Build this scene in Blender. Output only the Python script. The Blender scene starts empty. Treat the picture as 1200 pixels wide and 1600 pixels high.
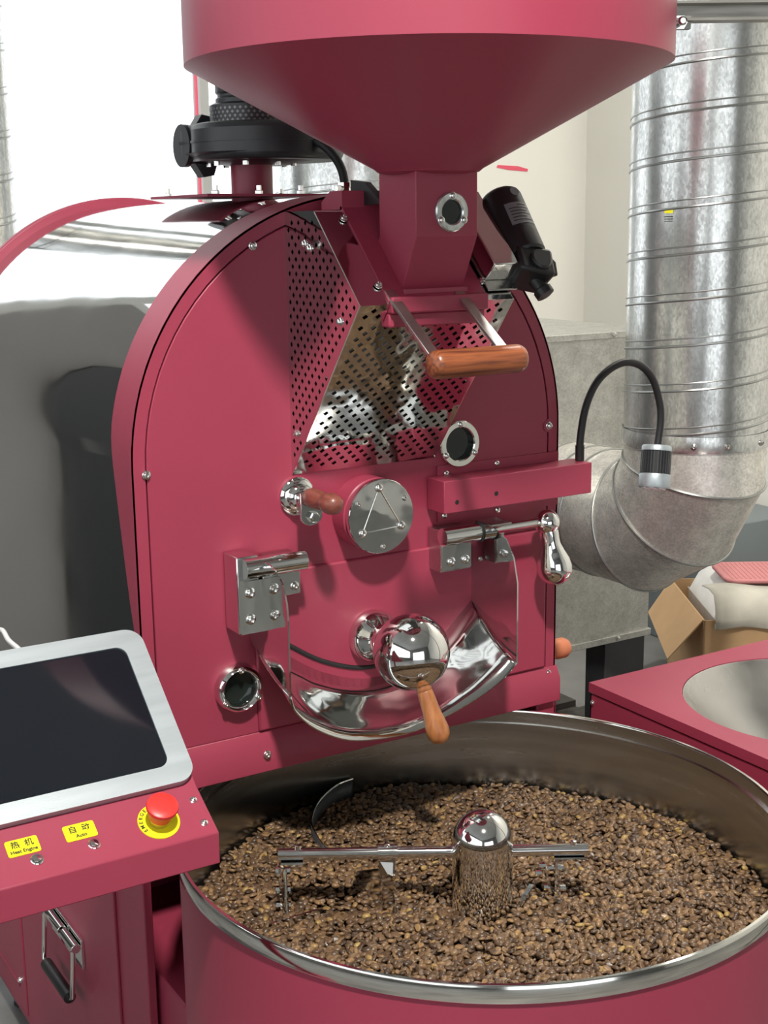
import bpy, bmesh, math, random
import numpy as np
from mathutils import Vector, Matrix
random.seed(7); rng = np.random.default_rng(7)
sc = bpy.context.scene
COL = sc.collection
PI = math.pi

# ------------------------------------------------------------------ camera
camd = bpy.data.cameras.new('camera'); cam = bpy.data.objects.new('camera', camd); COL.objects.link(cam)
camd.sensor_fit = 'VERTICAL'; camd.sensor_height = 36.0; camd.lens = 2086.5/1600*36.0
camd.clip_start = 0.02; camd.clip_end = 200
CA = Vector((0.85270168, -0.52224868, -0.0124967)); CB = Vector((0.12088612, 0.17399141, 0.9772991)); CF = Vector((0.50821884, 0.83485526, -0.21149538))
CAMPOS = Vector((-1.1897, -2.0169, 1.70))
m4 = Matrix((( CA.x, CB.x, -CF.x, CAMPOS.x), (CA.y, CB.y, -CF.y, CAMPOS.y), (CA.z, CB.z, -CF.z, CAMPOS.z), (0,0,0,1)))
cam.matrix_world = m4
sc.camera = cam
# ------------------------------------------------------------------ world (overcast sky), exposure
w = bpy.data.worlds.new('World'); sc.world = w; w.use_nodes = True
w.node_tree.nodes['Background'].inputs[0].default_value = (0.93, 0.97, 1.0, 1)
w.node_tree.nodes['Background'].inputs[1].default_value = 1.95
sc.view_settings.view_transform = 'Standard'
try: sc.view_settings.look = 'None'
except Exception: pass
sc.view_settings.gamma = 1.0
sc.view_settings.exposure = 0.0
sc.view_settings.use_curve_mapping = False
KEY_POS = (-1.12, -2.45, 4.42)
KEY_W = 205.0
FZ = -0.20          # floor height
CEIL = 4.9

# ------------------------------------------------------------------ materials
def new_mat(name):
    m = bpy.data.materials.new(name); m.use_nodes = True
    return m, m.node_tree.nodes, m.node_tree.links, m.node_tree.nodes['Principled BSDF']
def M(name, col, metal=0.0, rough=0.5, var=0.0, vscale=8.0, bump=0.0, bscale=300.0, rvar=0.0, stretch=(1,1,1), coat=0.0, detail=4.0, bdist=0.001, spec=0.5):
    m, n, l, b = new_mat(name)
    b.inputs['Base Color'].default_value = (*col, 1); b.inputs['Metallic'].default_value = metal; b.inputs['Roughness'].default_value = rough
    b.inputs['Specular IOR Level'].default_value = spec
    if coat: b.inputs['Coat Weight'].default_value = coat; b.inputs['Coat Roughness'].default_value = 0.08
    if var or bump or rvar:
        tc = n.new('ShaderNodeTexCoord'); mp = n.new('ShaderNodeMapping'); mp.inputs['Scale'].default_value = stretch
        l.new(tc.outputs['Object'], mp.inputs['Vector'])
    if var or rvar:
        nz = n.new('ShaderNodeTexNoise'); nz.inputs['Scale'].default_value = vscale; nz.inputs['Detail'].default_value = detail
        l.new(mp.outputs['Vector'], nz.inputs['Vector'])
        if var:
            cr = n.new('ShaderNodeValToRGB'); cr.color_ramp.elements[0].position = 0.3; cr.color_ramp.elements[1].position = 0.7
            cr.color_ramp.elements[0].color = (*[c*(1-var) for c in col], 1); cr.color_ramp.elements[1].color = (*[min(1, c*(1+var)) for c in col], 1)
            l.new(nz.outputs['Fac'], cr.inputs['Fac']); l.new(cr.outputs['Color'], b.inputs['Base Color'])
        if rvar:
            mr = n.new('ShaderNodeMapRange'); mr.inputs['From Min'].default_value = 0.3; mr.inputs['From Max'].default_value = 0.7
            mr.inputs['To Min'].default_value = max(0.02, rough-rvar); mr.inputs['To Max'].default_value = rough+rvar
            l.new(nz.outputs['Fac'], mr.inputs['Value']); l.new(mr.outputs['Result'], b.inputs['Roughness'])
    if bump:
        nb = n.new('ShaderNodeTexNoise'); nb.inputs['Scale'].default_value = bscale; nb.inputs['Detail'].default_value = 2.0
        l.new(mp.outputs['Vector'], nb.inputs['Vector'])
        bp = n.new('ShaderNodeBump'); bp.inputs['Strength'].default_value = bump; bp.inputs['Distance'].default_value = bdist
        l.new(nb.outputs['Fac'], bp.inputs['Height']); l.new(bp.outputs['Normal'], b.inputs['Normal'])
    return m
RED = (0.300, 0.036, 0.070)
red = M('crimson_powder_coat', RED, rough=0.42, var=0.05, vscale=3, bump=0.12, bscale=900, bdist=0.0006)
chrome = M('polished_chrome', (0.80, 0.80, 0.78), 1.0, 0.05, rvar=0.02, vscale=30)
steel_mirror = M('mirror_stainless', (0.72, 0.72, 0.70), 1.0, 0.07, rvar=0.03, vscale=14, bump=0.55, bscale=9, bdist=0.006)
steel_cover = M('stainless_drum_cover', (0.74, 0.74, 0.73), 1.0, 0.055, rvar=0.03, vscale=5, bump=0.12, bscale=2.2, bdist=0.01)
steel_dark = M('satin_stainless', (0.50, 0.49, 0.47), 1.0, 0.28, var=0.12, vscale=6, rvar=0.07, stretch=(1,1,1))
steel_brushed = M('brushed_stainless', (0.44, 0.45, 0.44), 1.0, 0.24, var=0.18, vscale=2.2, rvar=0.06, bump=0.15, bscale=90, stretch=(1,1,14), bdist=0.0006)
steel_rim = M('polished_rim_steel', (0.78, 0.77, 0.72), 1.0, 0.09, rvar=0.03, vscale=8)
alu = M('brushed_aluminium', (0.42, 0.475, 0.50), 0.6, 0.42, var=0.10, vscale=3, stretch=(2,18,18), bump=0.1, bscale=60)
black = M('black_plastic', (0.012, 0.012, 0.013), 0, 0.42, bump=0.1, bscale=500)
black_metal = M('black_painted_metal', (0.03, 0.032, 0.035), 0, 0.38, var=0.2, vscale=10)
rubber = M('black_rubber', (0.012, 0.012, 0.013), 0, 0.55)
dark = M('hole_shade', (0.01, 0.01, 0.01), 0, 0.8)  # near-black put in for the shade inside holes
screen_m = M('screen_glass', (0.008, 0.010, 0.014), 0, 0.06, rvar=0.03, vscale=7, coat=0.0)
port_glass = M('dark_sight_glass', (0.01, 0.015, 0.014), 0, 0.06)
yellow = M('yellow_label', (0.86, 0.80, 0.01), 0, 0.4)
ered = M('emergency_red', (0.72, 0.035, 0.03), 0, 0.38)
ink = M('black_ink', (0.02, 0.02, 0.01), 0, 0.6)
zinc = M('zinc_screw', (0.75, 0.74, 0.72), 1.0, 0.18)
brass = M('brass_collar', (0.72, 0.60, 0.30), 1.0, 0.3)
grey_label = M('grey_label', (0.20, 0.20, 0.21), 0.2, 0.45)
white_p = M('white_plate', (0.75, 0.76, 0.74), 0, 0.5)
cardboard = M('cardboard', (0.52, 0.33, 0.17), 0, 0.85, var=0.08, vscale=6)
cloth = M('grey_sackcloth', (0.50, 0.48, 0.41), 0, 0.9, var=0.12, vscale=9, bump=0.3, bscale=120)
whitebag = M('white_woven_bag', (0.78, 0.77, 0.74), 0, 0.7, var=0.06, vscale=12)
pinkmat = M('pink_rubber', (0.56, 0.22, 0.22), 0, 0.7, var=0.05)
floor_m = M('dark_concrete', (0.17, 0.17, 0.163), 0, 0.45, var=0.3, vscale=3.5, bump=0.2, bscale=40)
wall_m = M('cream_wall_paint', (0.80, 0.785, 0.72), 0, 0.85, var=0.025, vscale=1.3, bump=0.1, bscale=60)
ceil_m = M('ceiling_sheet', (0.40, 0.40, 0.39), 0, 0.7, var=0.06, vscale=1.0)
frame_m = M('window_frame_grey', (0.42, 0.44, 0.42), 0, 0.5)
grey_wall = M('grey_left_wall', (0.20, 0.20, 0.195), 0, 0.8, var=0.1, vscale=0.8)
pinkpaint = M('pink_marker', (0.78, 0.10, 0.16), 0, 0.6)
beam_m = M('beam_steel', (0.26, 0.25, 0.22), 0.85, 0.34, var=0.25, vscale=5, stretch=(2,2,25))
greybox_m = M('grey_blue_steel', (0.17, 0.20, 0.21), 0, 0.5)
whitecab = M('white_enamel', (0.82, 0.82, 0.79), 0, 0.4)
orange_m = M('orange_knob', (0.52, 0.17, 0.08), 0, 0.5)
pallet_m = M('dark_timber', (0.055, 0.050, 0.045), 0, 0.8, var=0.3, vscale=9, stretch=(1,8,8))

def wood_mat(name, c0, c1, stretch, rough=0.38):
    m, n, l, b = new_mat(name)
    tc = n.new('ShaderNodeTexCoord'); mp = n.new('ShaderNodeMapping'); mp.inputs['Scale'].default_value = stretch
    nz = n.new('ShaderNodeTexNoise'); nz.inputs['Scale'].default_value = 1.0; nz.inputs['Detail'].default_value = 6; nz.inputs['Distortion'].default_value = 0.6
    cr = n.new('ShaderNodeValToRGB'); cr.color_ramp.elements[0].position = 0.32; cr.color_ramp.elements[1].position = 0.68
    cr.color_ramp.elements[0].color = (*c0, 1); cr.color_ramp.elements[1].color = (*c1, 1)
    l.new(tc.outputs['Object'], mp.inputs['Vector']); l.new(mp.outputs['Vector'], nz.inputs['Vector']); l.new(nz.outputs['Fac'], cr.inputs['Fac'])
    l.new(cr.outputs['Color'], b.inputs['Base Color']); b.inputs['Roughness'].default_value = rough; b.inputs['Coat Weight'].default_value = 0.25; b.inputs['Coat Roughness'].default_value = 0.2
    return m
wood_dark = wood_mat('dark_rosewood', (0.10, 0.025, 0.011), (0.32, 0.095, 0.032), (9, 160, 160))
wood_light = wood_mat('golden_wood', (0.26, 0.085, 0.026), (0.42, 0.165, 0.055), (90, 90, 14))
wood_brown = wood_mat('brown_wood', (0.15, 0.038, 0.026), (0.23, 0.065, 0.042), (90, 20, 90), 0.45)

def galv_mat(name, col=(0.52, 0.53, 0.52), rough=0.33, contrast=0.35, stretch=(1, 1, 1), metal=0.9):
    m, n, l, b = new_mat(name)
    tc = n.new('ShaderNodeTexCoord'); mp = n.new('ShaderNodeMapping'); mp.inputs['Scale'].default_value = stretch
    l.new(tc.outputs['Object'], mp.inputs['Vector'])
    vo = n.new('ShaderNodeTexVoronoi'); vo.inputs['Scale'].default_value = 210; l.new(mp.outputs['Vector'], vo.inputs['Vector'])
    nz = n.new('ShaderNodeTexNoise'); nz.inputs['Scale'].default_value = 22; nz.inputs['Detail'].default_value = 8; nz.inputs['Roughness'].default_value = 0.7; l.new(mp.outputs['Vector'], nz.inputs['Vector'])
    mx = n.new('ShaderNodeMix'); mx.data_type = 'FLOAT'; mx.inputs[0].default_value = 0.80
    sep = n.new('ShaderNodeSeparateColor'); l.new(vo.outputs['Color'], sep.inputs[0])
    l.new(sep.outputs[0], mx.inputs[2]); l.new(nz.outputs['Fac'], mx.inputs[3])
    cr = n.new('ShaderNodeValToRGB'); cr.color_ramp.elements[0].position = 0.3; cr.color_ramp.elements[1].position = 0.72
    cr.color_ramp.elements[0].color = (*[c*(1-contrast) for c in col], 1); cr.color_ramp.elements[1].color = (*[min(1, c*(1+contrast)) for c in col], 1)
    l.new(mx.outputs[0], cr.inputs['Fac']); l.new(cr.outputs['Color'], b.inputs['Base Color'])
    mr = n.new('ShaderNodeMapRange'); mr.inputs['To Min'].default_value = rough+0.10; mr.inputs['To Max'].default_value = rough-0.10
    l.new(mx.outputs[0], mr.inputs['Value']); l.new(mr.outputs['Result'], b.inputs['Roughness'])
    b.inputs['Metallic'].default_value = metal
    nb = n.new('ShaderNodeTexNoise'); nb.inputs['Scale'].default_value = 9; l.new(mp.outputs['Vector'], nb.inputs['Vector'])
    bp = n.new('ShaderNodeBump'); bp.inputs['Strength'].default_value = 0.3; bp.inputs['Distance'].default_value = 0.006
    l.new(nb.outputs['Fac'], bp.inputs['Height']); l.new(bp.outputs['Normal'], b.inputs['Normal'])
    return m
galv = galv_mat('galvanised_duct', (0.60, 0.615, 0.60), 0.24, 0.33, (1,1,0.5))
galv_elbow = galv_mat('galvanised_elbow', (0.74, 0.725, 0.68), 0.42, 0.30, metal=0.75)
galv_box = galv_mat('galvanised_sheet', (0.50, 0.50, 0.47), 0.42, 0.22)
seam_m = M('duct_seam', (0.38, 0.39, 0.38), 0.9, 0.35)

def bean_mat():
    m, n, l, b = new_mat('roasted_bean')
    ge = n.new('ShaderNodeNewGeometry'); oi = n.new('ShaderNodeObjectInfo')
    ad = n.new('ShaderNodeMath'); ad.operation = 'ADD'; l.new(ge.outputs['Random Per Island'], ad.inputs[0]); l.new(oi.outputs['Random'], ad.inputs[1])
    fr = n.new('ShaderNodeMath'); fr.operation = 'FRACT'; l.new(ad.outputs[0], fr.inputs[0])
    cr = n.new('ShaderNodeValToRGB'); e = cr.color_ramp.elements
    e[0].position = 0.0; e[0].color = (0.055, 0.033, 0.020, 1); e[1].position = 1.0; e[1].color = (0.36, 0.24, 0.08, 1)
    for p, c in ((0.3, (0.118, 0.070, 0.039)), (0.6, (0.155, 0.092, 0.048)), (0.85, (0.215, 0.132, 0.066)), (0.95, (0.26, 0.15, 0.07))):
        x = e.new(p); x.color = (*c, 1)
    l.new(fr.outputs[0], cr.inputs['Fac'])
    nz = n.new('ShaderNodeTexNoise'); nz.inputs['Scale'].default_value = 350; tc = n.new('ShaderNodeTexCoord'); l.new(tc.outputs['Object'], nz.inputs['Vector'])
    mx = n.new('ShaderNodeMix'); mx.data_type = 'RGBA'; mx.blend_type = 'MULTIPLY'; mx.inputs[0].default_value = 0.5
    l.new(cr.outputs['Color'], mx.inputs[6]); l.new(nz.outputs['Color'], mx.inputs[7]); l.new(cr.outputs['Color'], b.inputs['Base Color'])
    b.inputs['Roughness'].default_value = 0.36
    return m
bean_m = bean_mat()
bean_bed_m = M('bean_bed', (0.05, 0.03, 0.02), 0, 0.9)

def glass_pane_mat():
    m, n, l, b = new_mat('window_glass')
    n.remove(b); out = [x for x in n if x.type == 'OUTPUT_MATERIAL'][0]
    t = n.new('ShaderNodeBsdfTransparent'); g = n.new('ShaderNodeBsdfGlossy'); g.inputs['Roughness'].default_value = 0.02
    mx = n.new('ShaderNodeMixShader'); mx.inputs[0].default_value = 0.06
    l.new(t.outputs[0], mx.inputs[1]); l.new(g.outputs[0], mx.inputs[2]); l.new(mx.outputs[0], out.inputs['Surface'])
    return m
pane_m = glass_pane_mat()
def emis(name, col, s):
    m, n, l, b = new_mat(name); b.inputs['Base Color'].default_value = (*col, 1)
    b.inputs['Emission Color'].default_value = (*col, 1); b.inputs['Emission Strength'].default_value = s
    return m
lens_m = M('led_lens', (0.85, 0.86, 0.86), 0.2, 0.15)

# ------------------------------------------------------------------ mesh helpers: each returns (verts, faces)
def join(*parts):
    V, F = [], []
    for v, f in parts:
        o = len(V); V += [tuple(p) for p in v]; F += [tuple(i+o for i in q) for q in f]
    return V, F
def box(x0, x1, y0, y1, z0, z1):
    v = [(x0,y0,z0),(x1,y0,z0),(x1,y1,z0),(x0,y1,z0),(x0,y0,z1),(x1,y0,z1),(x1,y1,z1),(x0,y1,z1)]
    return v, [(0,3,2,1),(4,5,6,7),(0,1,5,4),(1,2,6,5),(2,3,7,6),(3,0,4,7)]
def frame_of(d):
    d = Vector(d).normalized(); a = Vector((0,0,1)) if abs(d.z) < 0.9 else Vector((1,0,0))
    u = d.cross(a).normalized(); v = d.cross(u).normalized(); return d, u, v
def lathe(profile, origin, axis, n=32, cap0=True, cap1=True):
    """profile: [(radius, distance along axis)]"""
    d, u, v = frame_of(axis); o = Vector(origin); V, F = [], []
    for r, h in profile:
        for k in range(n):
            a = 2*PI*k/n; V.append(tuple(o + d*h + (u*math.cos(a) + v*math.sin(a))*r))
    for i in range(len(profile)-1):
        for k in range(n):
            k2 = (k+1) % n; F.append((i*n+k, i*n+k2, (i+1)*n+k2, (i+1)*n+k))
    if cap0: F.append(tuple(range(n))[::-1])
    if cap1: F.append(tuple((len(profile)-1)*n+k for k in range(n)))
    return V, F
def cyl(p0, p1, r0, r1=None, n=24, caps=True):
    p0 = Vector(p0); p1 = Vector(p1)
    return lathe([(r0, 0), (r1 if r1 is not None else r0, (p1-p0).length)], p0, p1-p0, n, caps, caps)
def ball(c, r, n=32, m=16, axis=(0,0,1)):
    pr = [(r*math.sin(PI*(i+0.02)/(m+0.04)), -r*math.cos(PI*(i+0.02)/(m+0.04))) for i in range(m+1)]
    return lathe(pr, c, axis, n)
def tube(pts, r, n=10, caps=True):
    pts = [Vector(p) for p in pts]; V, F = [], []
    t0 = (pts[1]-pts[0]).normalized(); _, u, v = frame_of(t0)
    for i, p in enumerate(pts):
        t = (pts[min(i+1, len(pts)-1)] - pts[max(i-1, 0)]).normalized()
        u = (u - t*u.dot(t)).normalized(); v = t.cross(u)
        rr = r[i] if isinstance(r, (list, tuple)) else r
        for k in range(n):
            a = 2*PI*k/n; V.append(tuple(p + (u*math.cos(a)+v*math.sin(a))*rr))
    for i in range(len(pts)-1):
        for k in range(n):
            k2 = (k+1) % n; F.append((i*n+k, i*n+k2, (i+1)*n+k2, (i+1)*n+k))
    if caps: F.append(tuple(range(n))[::-1]); F.append(tuple((len(pts)-1)*n+k for k in range(n)))
    return V, F
def prism(poly, fn, d0, d1):
    """2-D polygon swept between depths d0,d1; fn(a,b,d)->xyz"""
    n = len(poly); V = [fn(a,b,d0) for a,b in poly] + [fn(a,b,d1) for a,b in poly]
    F = [tuple(range(n)), tuple(range(n, 2*n))[::-1]] + [(i, (i+1)%n, n+(i+1)%n, n+i) for i in range(n)]
    return V, F
def loft(rows):
    n = len(rows[0]); V = [tuple(p) for r in rows for p in r]
    F = [(i*n+k, i*n+k+1, (i+1)*n+k+1, (i+1)*n+k) for i in range(len(rows)-1) for k in range(n-1)]
    return V, F
def catmull(pts, k=8):
    pts = [Vector(p) for p in pts]; out = []
    P = [pts[0]*2-pts[1]] + pts + [pts[-1]*2-pts[-2]]
    for i in range(1, len(P)-2):
        for s in range(k):
            t = s/k; a, b, c, d = P[i-1], P[i], P[i+1], P[i+2]
            out.append(0.5*((2*b) + (c-a)*t + (2*a-5*b+4*c-d)*t*t + (3*b-a-3*c+d)*t**3))
    out.append(pts[-1]); return out
def rrect(x0, x1, y0, y1, r, k=6):
    out = []
    for cx, cy, a0 in ((x1-r, y1-r, 0), (x0+r, y1-r, 90), (x0+r, y0+r, 180), (x1-r, y0+r, 270)):
        for i in range(k+1):
            a = math.radians(a0 + 90*i/k); out.append((cx+r*math.cos(a), cy+r*math.sin(a)))
    return out
def mesh_of(data, smooth=True, angle=40, name='mesh'):
    me = bpy.data.meshes.new(name); me.from_pydata([tuple(v) for v in data[0]], [], data[1])
    bm = bmesh.new(); bm.from_mesh(me); bmesh.ops.recalc_face_normals(bm, faces=bm.faces[:]); bm.to_mesh(me); bm.free()
    if smooth:
        for p in me.polygons: p.use_smooth = True
        me.set_sharp_from_angle(angle=math.radians(angle))
    return me
def link(o, parent=None):
    COL.objects.link(o)
    if parent is not None:
        o.parent = parent
        loc = Vector(parent['_loc']) if '_loc' in parent else Vector((0,0,0))
        o.matrix_parent_inverse = Matrix.Translation(-loc)
    return o
def obj(name, data, mat, parent=None, bevel=0.0, smooth=True, angle=40, solid=0.0, label=None, soff=0.0):
    me = data if isinstance(data, bpy.types.Mesh) else mesh_of(data, smooth, angle, name)
    if mat is not None and not me.materials: me.materials.append(mat)
    o = bpy.data.objects.new(name, me); link(o, parent)
    if solid:
        s = o.modifiers.new('solid', 'SOLIDIFY'); s.thickness = solid; s.offset = soff
    if bevel:
        b = o.modifiers.new('bevel', 'BEVEL'); b.width = bevel; b.segments = 2; b.limit_method = 'ANGLE'; b.angle_limit = math.radians(40)
        b.harden_normals = False
    if label: o['label'] = label
    return o
LOCS = []
def thing(name, label, cat, loc, group=None):
    o = bpy.data.objects.new(name, None); o.empty_display_size = 0.05; o.location = loc; o['_loc'] = list(loc); LOCS.append(o)
    COL.objects.link(o); o['label'] = label; o['category'] = cat
    if group: o['group'] = group
    return o
def tag(o, label, cat, group=None, kind=None):
    o['label'] = label; o['category'] = cat
    if group: o['group'] = group
    if kind: o['kind'] = kind
    return o
def struct(name, data, mat, parent=None, label=None, cat=None, **k):
    o = obj(name, data, mat, parent, **k)
    if parent is None: o['kind'] = 'structure'
    if label: o['label'] = label
    if cat: o['category'] = cat
    return o
_screw = {}
def screw(parent, p, nrm, r=0.0055, mat=None, name='screw'):
    key = (round(r, 4), (mat or zinc).name)
    if key not in _screw:
        d = lathe([(r*1.25, 0), (r*1.25, r*0.25), (r, r*0.35), (r*0.9, r*0.85), (r*0.55, r*1.0), (r*0.5, r*0.55), (0.0001, r*0.5)], (0,0,0), (0,0,1), 14, True, False)
        me = mesh_of(d, True, 40, 'screw'); me.materials.append(mat or zinc); _screw[key] = me
    o = bpy.data.objects.new(name, _screw[key]); link(o, parent)
    o.matrix_basis = Matrix.Translation(Vector(p)) @ Vector((0,0,1)).rotation_difference(Vector(nrm).normalized()).to_matrix().to_4x4()
    return o
def text(parent, t_, size, mat, M4, name='lettering', align='CENTER'):
    cu = bpy.data.curves.new(name, 'FONT'); cu.body = t_; cu.size = size; cu.align_x = align; cu.align_y = 'CENTER'; cu.extrude = 0.0002; cu.offset = 0.00018
    tmp = bpy.data.objects.new(name, cu); COL.objects.link(tmp)
    me = bpy.data.meshes.new_from_object(tmp.evaluated_get(bpy.context.evaluated_depsgraph_get()))
    bpy.data.objects.remove(tmp); me.materials.clear(); me.materials.append(mat)
    o = bpy.data.objects.new(name, me); link(o, parent); o.matrix_basis = M4
    return o

# ================================================================== SETTING
struct('floor', box(-6.5, 4.6, -9.0, 4.4, FZ-0.1, FZ), floor_m, label='dark grey concrete workshop floor', cat='floor')
struct('ceiling', box(-6.5, 4.6, -9.0, 4.4, CEIL, CEIL+0.1), ceil_m, label='pale grey sheet ceiling', cat='ceiling')
YB = 3.6
# back wall: glazed to the left of x = 2.35, solid cream wall to the right, corner at x = 3.50
wb = struct('wall_back', join(box(2.35, 3.5, YB, YB+0.15, FZ, CEIL), box(-0.95, 2.35, YB, YB+0.15, FZ, 0.55), box(-6.5, 2.35, YB, YB+0.15, 4.5, CEIL)), wall_m, label='cream painted back wall beside the bright windows', cat='wall')
wr = struct('wall_right', box(3.5, 3.65, -9.0, YB+0.15, FZ, CEIL), wall_m, label='cream side wall behind the silver duct', cat='wall')
wg = struct('wall_4', box(-6.5, -0.95, YB, YB+0.15, FZ, 2.75), grey_wall, label='grey lower back wall beyond the windows', cat='wall')
MULL = [(-6.5, -6.35), (-3.8, -3.7), (-0.95, -0.85), (0.40, 0.47), (1.325, 1.365), (2.27, 2.35)]
for i in range(len(MULL)-1):
    x0, x1 = MULL[i][1], MULL[i+1][0]; zb = 2.75 if i < 2 else 0.55
    wdw = struct('window_%d' % (i+1), join(box(MULL[i][0], x0, YB+0.02, YB+0.10, zb, 4.5), box(x0, x1, YB+0.02, YB+0.10, zb, zb+0.07), box(x0, x1, YB+0.02, YB+0.10, 4.42, 4.5)), frame_m, label=['high window at the far corner of the grey wall', 'high window over the added dark panel', 'tall window mirrored in the drum cover', 'tall bright window over the polished drum cover', 'tall bright window behind the blower'][i], cat='window')
    obj('pane', box(x0, x1, YB+0.055, YB+0.061, zb+0.07, 4.42), pane_m, wdw)
obj('frame_stripe', box(1.296, 1.304, YB+0.0, YB+0.02, 0.55, 4.5), pinkpaint, wdw, label='thin pink strip beside the grey window post')
d1 = struct('mirrored_dark_panel', prism([(-3.3,FZ),(-3.3,2.1),(-1.75,2.1),(-1.62,2.06),(-1.53,1.95),(-1.48,1.78),(-1.46,1.5),(-1.46,FZ)], lambda a,b,d:(a,d,b), YB-0.06, YB-0.002), M('reflection_dark', (0.022,0.025,0.026), 0, 0.5), label='unseen dark arched panel added for the drum cover to mirror', cat='panel')  # added out of view to give the drum cover its dark reflection
obj('dark_panel_handle', box(-1.62,-1.60,YB-0.10,YB-0.06,0.8,0.95), zinc, d1)
# left wall: solid below, ribbon window above
wl = struct('wall_left', join(box(-6.5, -6.35, -9, 4.4, FZ, 1.0), box(-6.5, -6.35, -9, 4.4, 4.4, CEIL)), grey_wall, label='grey side wall under a ribbon window', cat='wall')
w9 = struct('window_9', join(*[box(-6.46, -6.38, y, y+0.08, 1.0, 4.4) for y in (-9.0, -6.3, -3.6, -0.9, 1.8, 4.3)]), frame_m, label='tall ribbon window of the grey side wall', cat='window')
obj('pane', box(-6.43, -6.42, -9, 4.4, 1.0, 4.4), pane_m, w9)
# front wall with a wide open shutter doorway (behind the viewer)
struct('wall_front', join(box(-6.5, -4.6, -9.0, -8.85, FZ, CEIL), box(0.8, 4.6, -9.0, -8.85, FZ, CEIL), box(-4.6, 0.8, -9.0, -8.85, 3.4, CEIL)), grey_wall, label='grey wall with an open shutter doorway', cat='wall')
# pink marker stroke on the wall
mk = obj('wall_marking', prism([(2.918,1.966),(2.925,1.978),(3.05,1.974),(3.115,1.960),(3.112,1.948),(2.99,1.955)], lambda a,b,d:(a,d,b), YB-0.003, YB-0.0005), pinkpaint, wb)

# ================================================================== COFFEE ROASTER
ZC, RO = 1.313, 0.437
R = thing('coffee_roaster', 'large crimson drum coffee roaster with arched front plate and polished drum cover', 'coffee roaster', (0, 0.5, FZ))
def arch(r, zb, n=40):
    return [(-r, zb)] + [(-r*math.cos(PI*i/n), ZC + r*math.sin(PI*i/n)) for i in range(n+1)] + [(r, zb)]
fy = lambda a, b, d: (a, d, b)
obj('front_plate', prism(arch(RO-0.004, 0.76), fy, 0.010, 0.03), red, R)
# outer arch ring
o_, i_ = arch(RO, 0.755), arch(0.4135, 0.755)
n_ = len(o_)
V = [(a,0,b) for a,b in o_] + [(a,0,b) for a,b in i_] + [(a,0.012,b) for a,b in o_] + [(a,0.012,b) for a,b in i_]
F = []
for k in range(n_-1):
    F += [(k,k+1,n_+k+1,n_+k), (2*n_+k,3*n_+k,3*n_+k+1,2*n_+k+1), (k,2*n_+k,2*n_+k+1,k+1), (n_+k,n_+k+1,3*n_+k+1,3*n_+k)]
F += [(0,n_,3*n_,2*n_), (n_-1,3*n_-1,4*n_-1,2*n_-1)]
obj('arch_ring', (V, F), red, R)
obj('front_panel', prism([(-0.4105, 0.824)] + arch(0.4105, 0.824)[1:-1] + [(0.4105, 0.824)], fy, 0.0, 0.012), red, R, bevel=0.0015)
obj('door_plate', prism([(-0.228, 0.826), (-0.228, 1.1115), (0.408, 1.1115), (0.408, 0.826)], fy, -0.006, 0.002), red, R, bevel=0.004)
def flange_depth(z):
    if z >= 1.37: return 0.092
    if z <= 1.0: return 0.012
    return 0.012 + 0.080*((z-1.0)/0.37)**0.8
fl = []
for a, b in [(-RO, 0.76), (-RO, 0.9), (-RO, 1.0), (-RO, 1.08), (-RO, 1.16), (-RO, 1.24)] + arch(RO, 0.76, 60)[1:-1] + [(RO, 1.24), (RO, 1.16), (RO, 1.08), (RO, 1.0), (RO, 0.9), (RO, 0.76)]: fl.append((a, b))
def fsc(p, k): return (p[0]*k, ZC + (p[1]-ZC)*k) if p[1] > ZC else (p[0]*k, p[1])
fo0 = [fsc(p, 1.0012) for p in fl]; fi0 = [fsc(p, 0.992) for p in fl]
obj('arch_flange', loft([[(p[0], 0.013, p[1]) for p in fi0], [(p[0], 0.0, p[1]) for p in fi0], [(p[0], 0.0, p[1]) for p in fo0], [(p[0], flange_depth(q[1]), p[1]) for p, q in zip(fo0, fl)], [(p[0], flange_depth(q[1]), p[1]) for p, q in zip(fi0, fl)]]), red, R, angle=30)
obj('lower_skirt', prism([(0.0, 0.824), (-0.013, 0.800), (-0.013, 0.752), (0.03, 0.752), (0.03, 0.824)], lambda a,b,d:(d,a,b), -0.442, 0.442), red, R, bevel=0.0015)
# polished drum cover
RC = 0.435
dc = arch(RC, 0.70, 64)
obj('drum_cover', loft([[(a, y, b) for a, b in dc] for y in (0.03, 0.3, 0.6, 0.9, 1.13)]), steel_cover, R, angle=60)
obj('rear_ring', join(prism(arch(0.455, 0.5, 56), fy, 1.13, 1.155)), red, R, bevel=0.003)
# dark reflection seen low on the drum side; outline left unused
sp = [(0.09, 0.80), (0.09, 1.50)] + [(0.09+0.235*math.sin(PI/2*i/8)*1.0, 1.50+0.0*i) for i in range(1)]
# base
obj('base_body', box(-0.452, 0.452, 0.32, 1.12, FZ+0.07, 0.72), red, R, bevel=0.004)
obj('side_apron', box(-0.452, -0.436, 0.012, 0.32, FZ+0.07, 0.76), red, R, bevel=0.002)
obj('side_apron', box(0.436, 0.452, 0.012, 0.32, FZ+0.07, 0.76), red, R, bevel=0.002)
obj('front_post', box(0.392, 0.437, 0.0, 0.05, FZ+0.02, 0.752), red, R, bevel=0.003)
obj('base_plinth', box(-0.43, 0.43, -0.76, 0.32, FZ+0.05, 0.41), red, R, bevel=0.004)
obj('post_bracket', box(0.437, 0.442, 0.005, 0.03, 0.735, 0.785), zinc, R)
for x in (-0.40, 0.40):
    for y in (-0.68, 1.04): obj('foot', lathe([(0.03,0),(0.03,0.012),(0.012,0.016),(0.012,0.08)], (x,y,FZ), (0,0,1), 16), black_metal, R)
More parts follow.
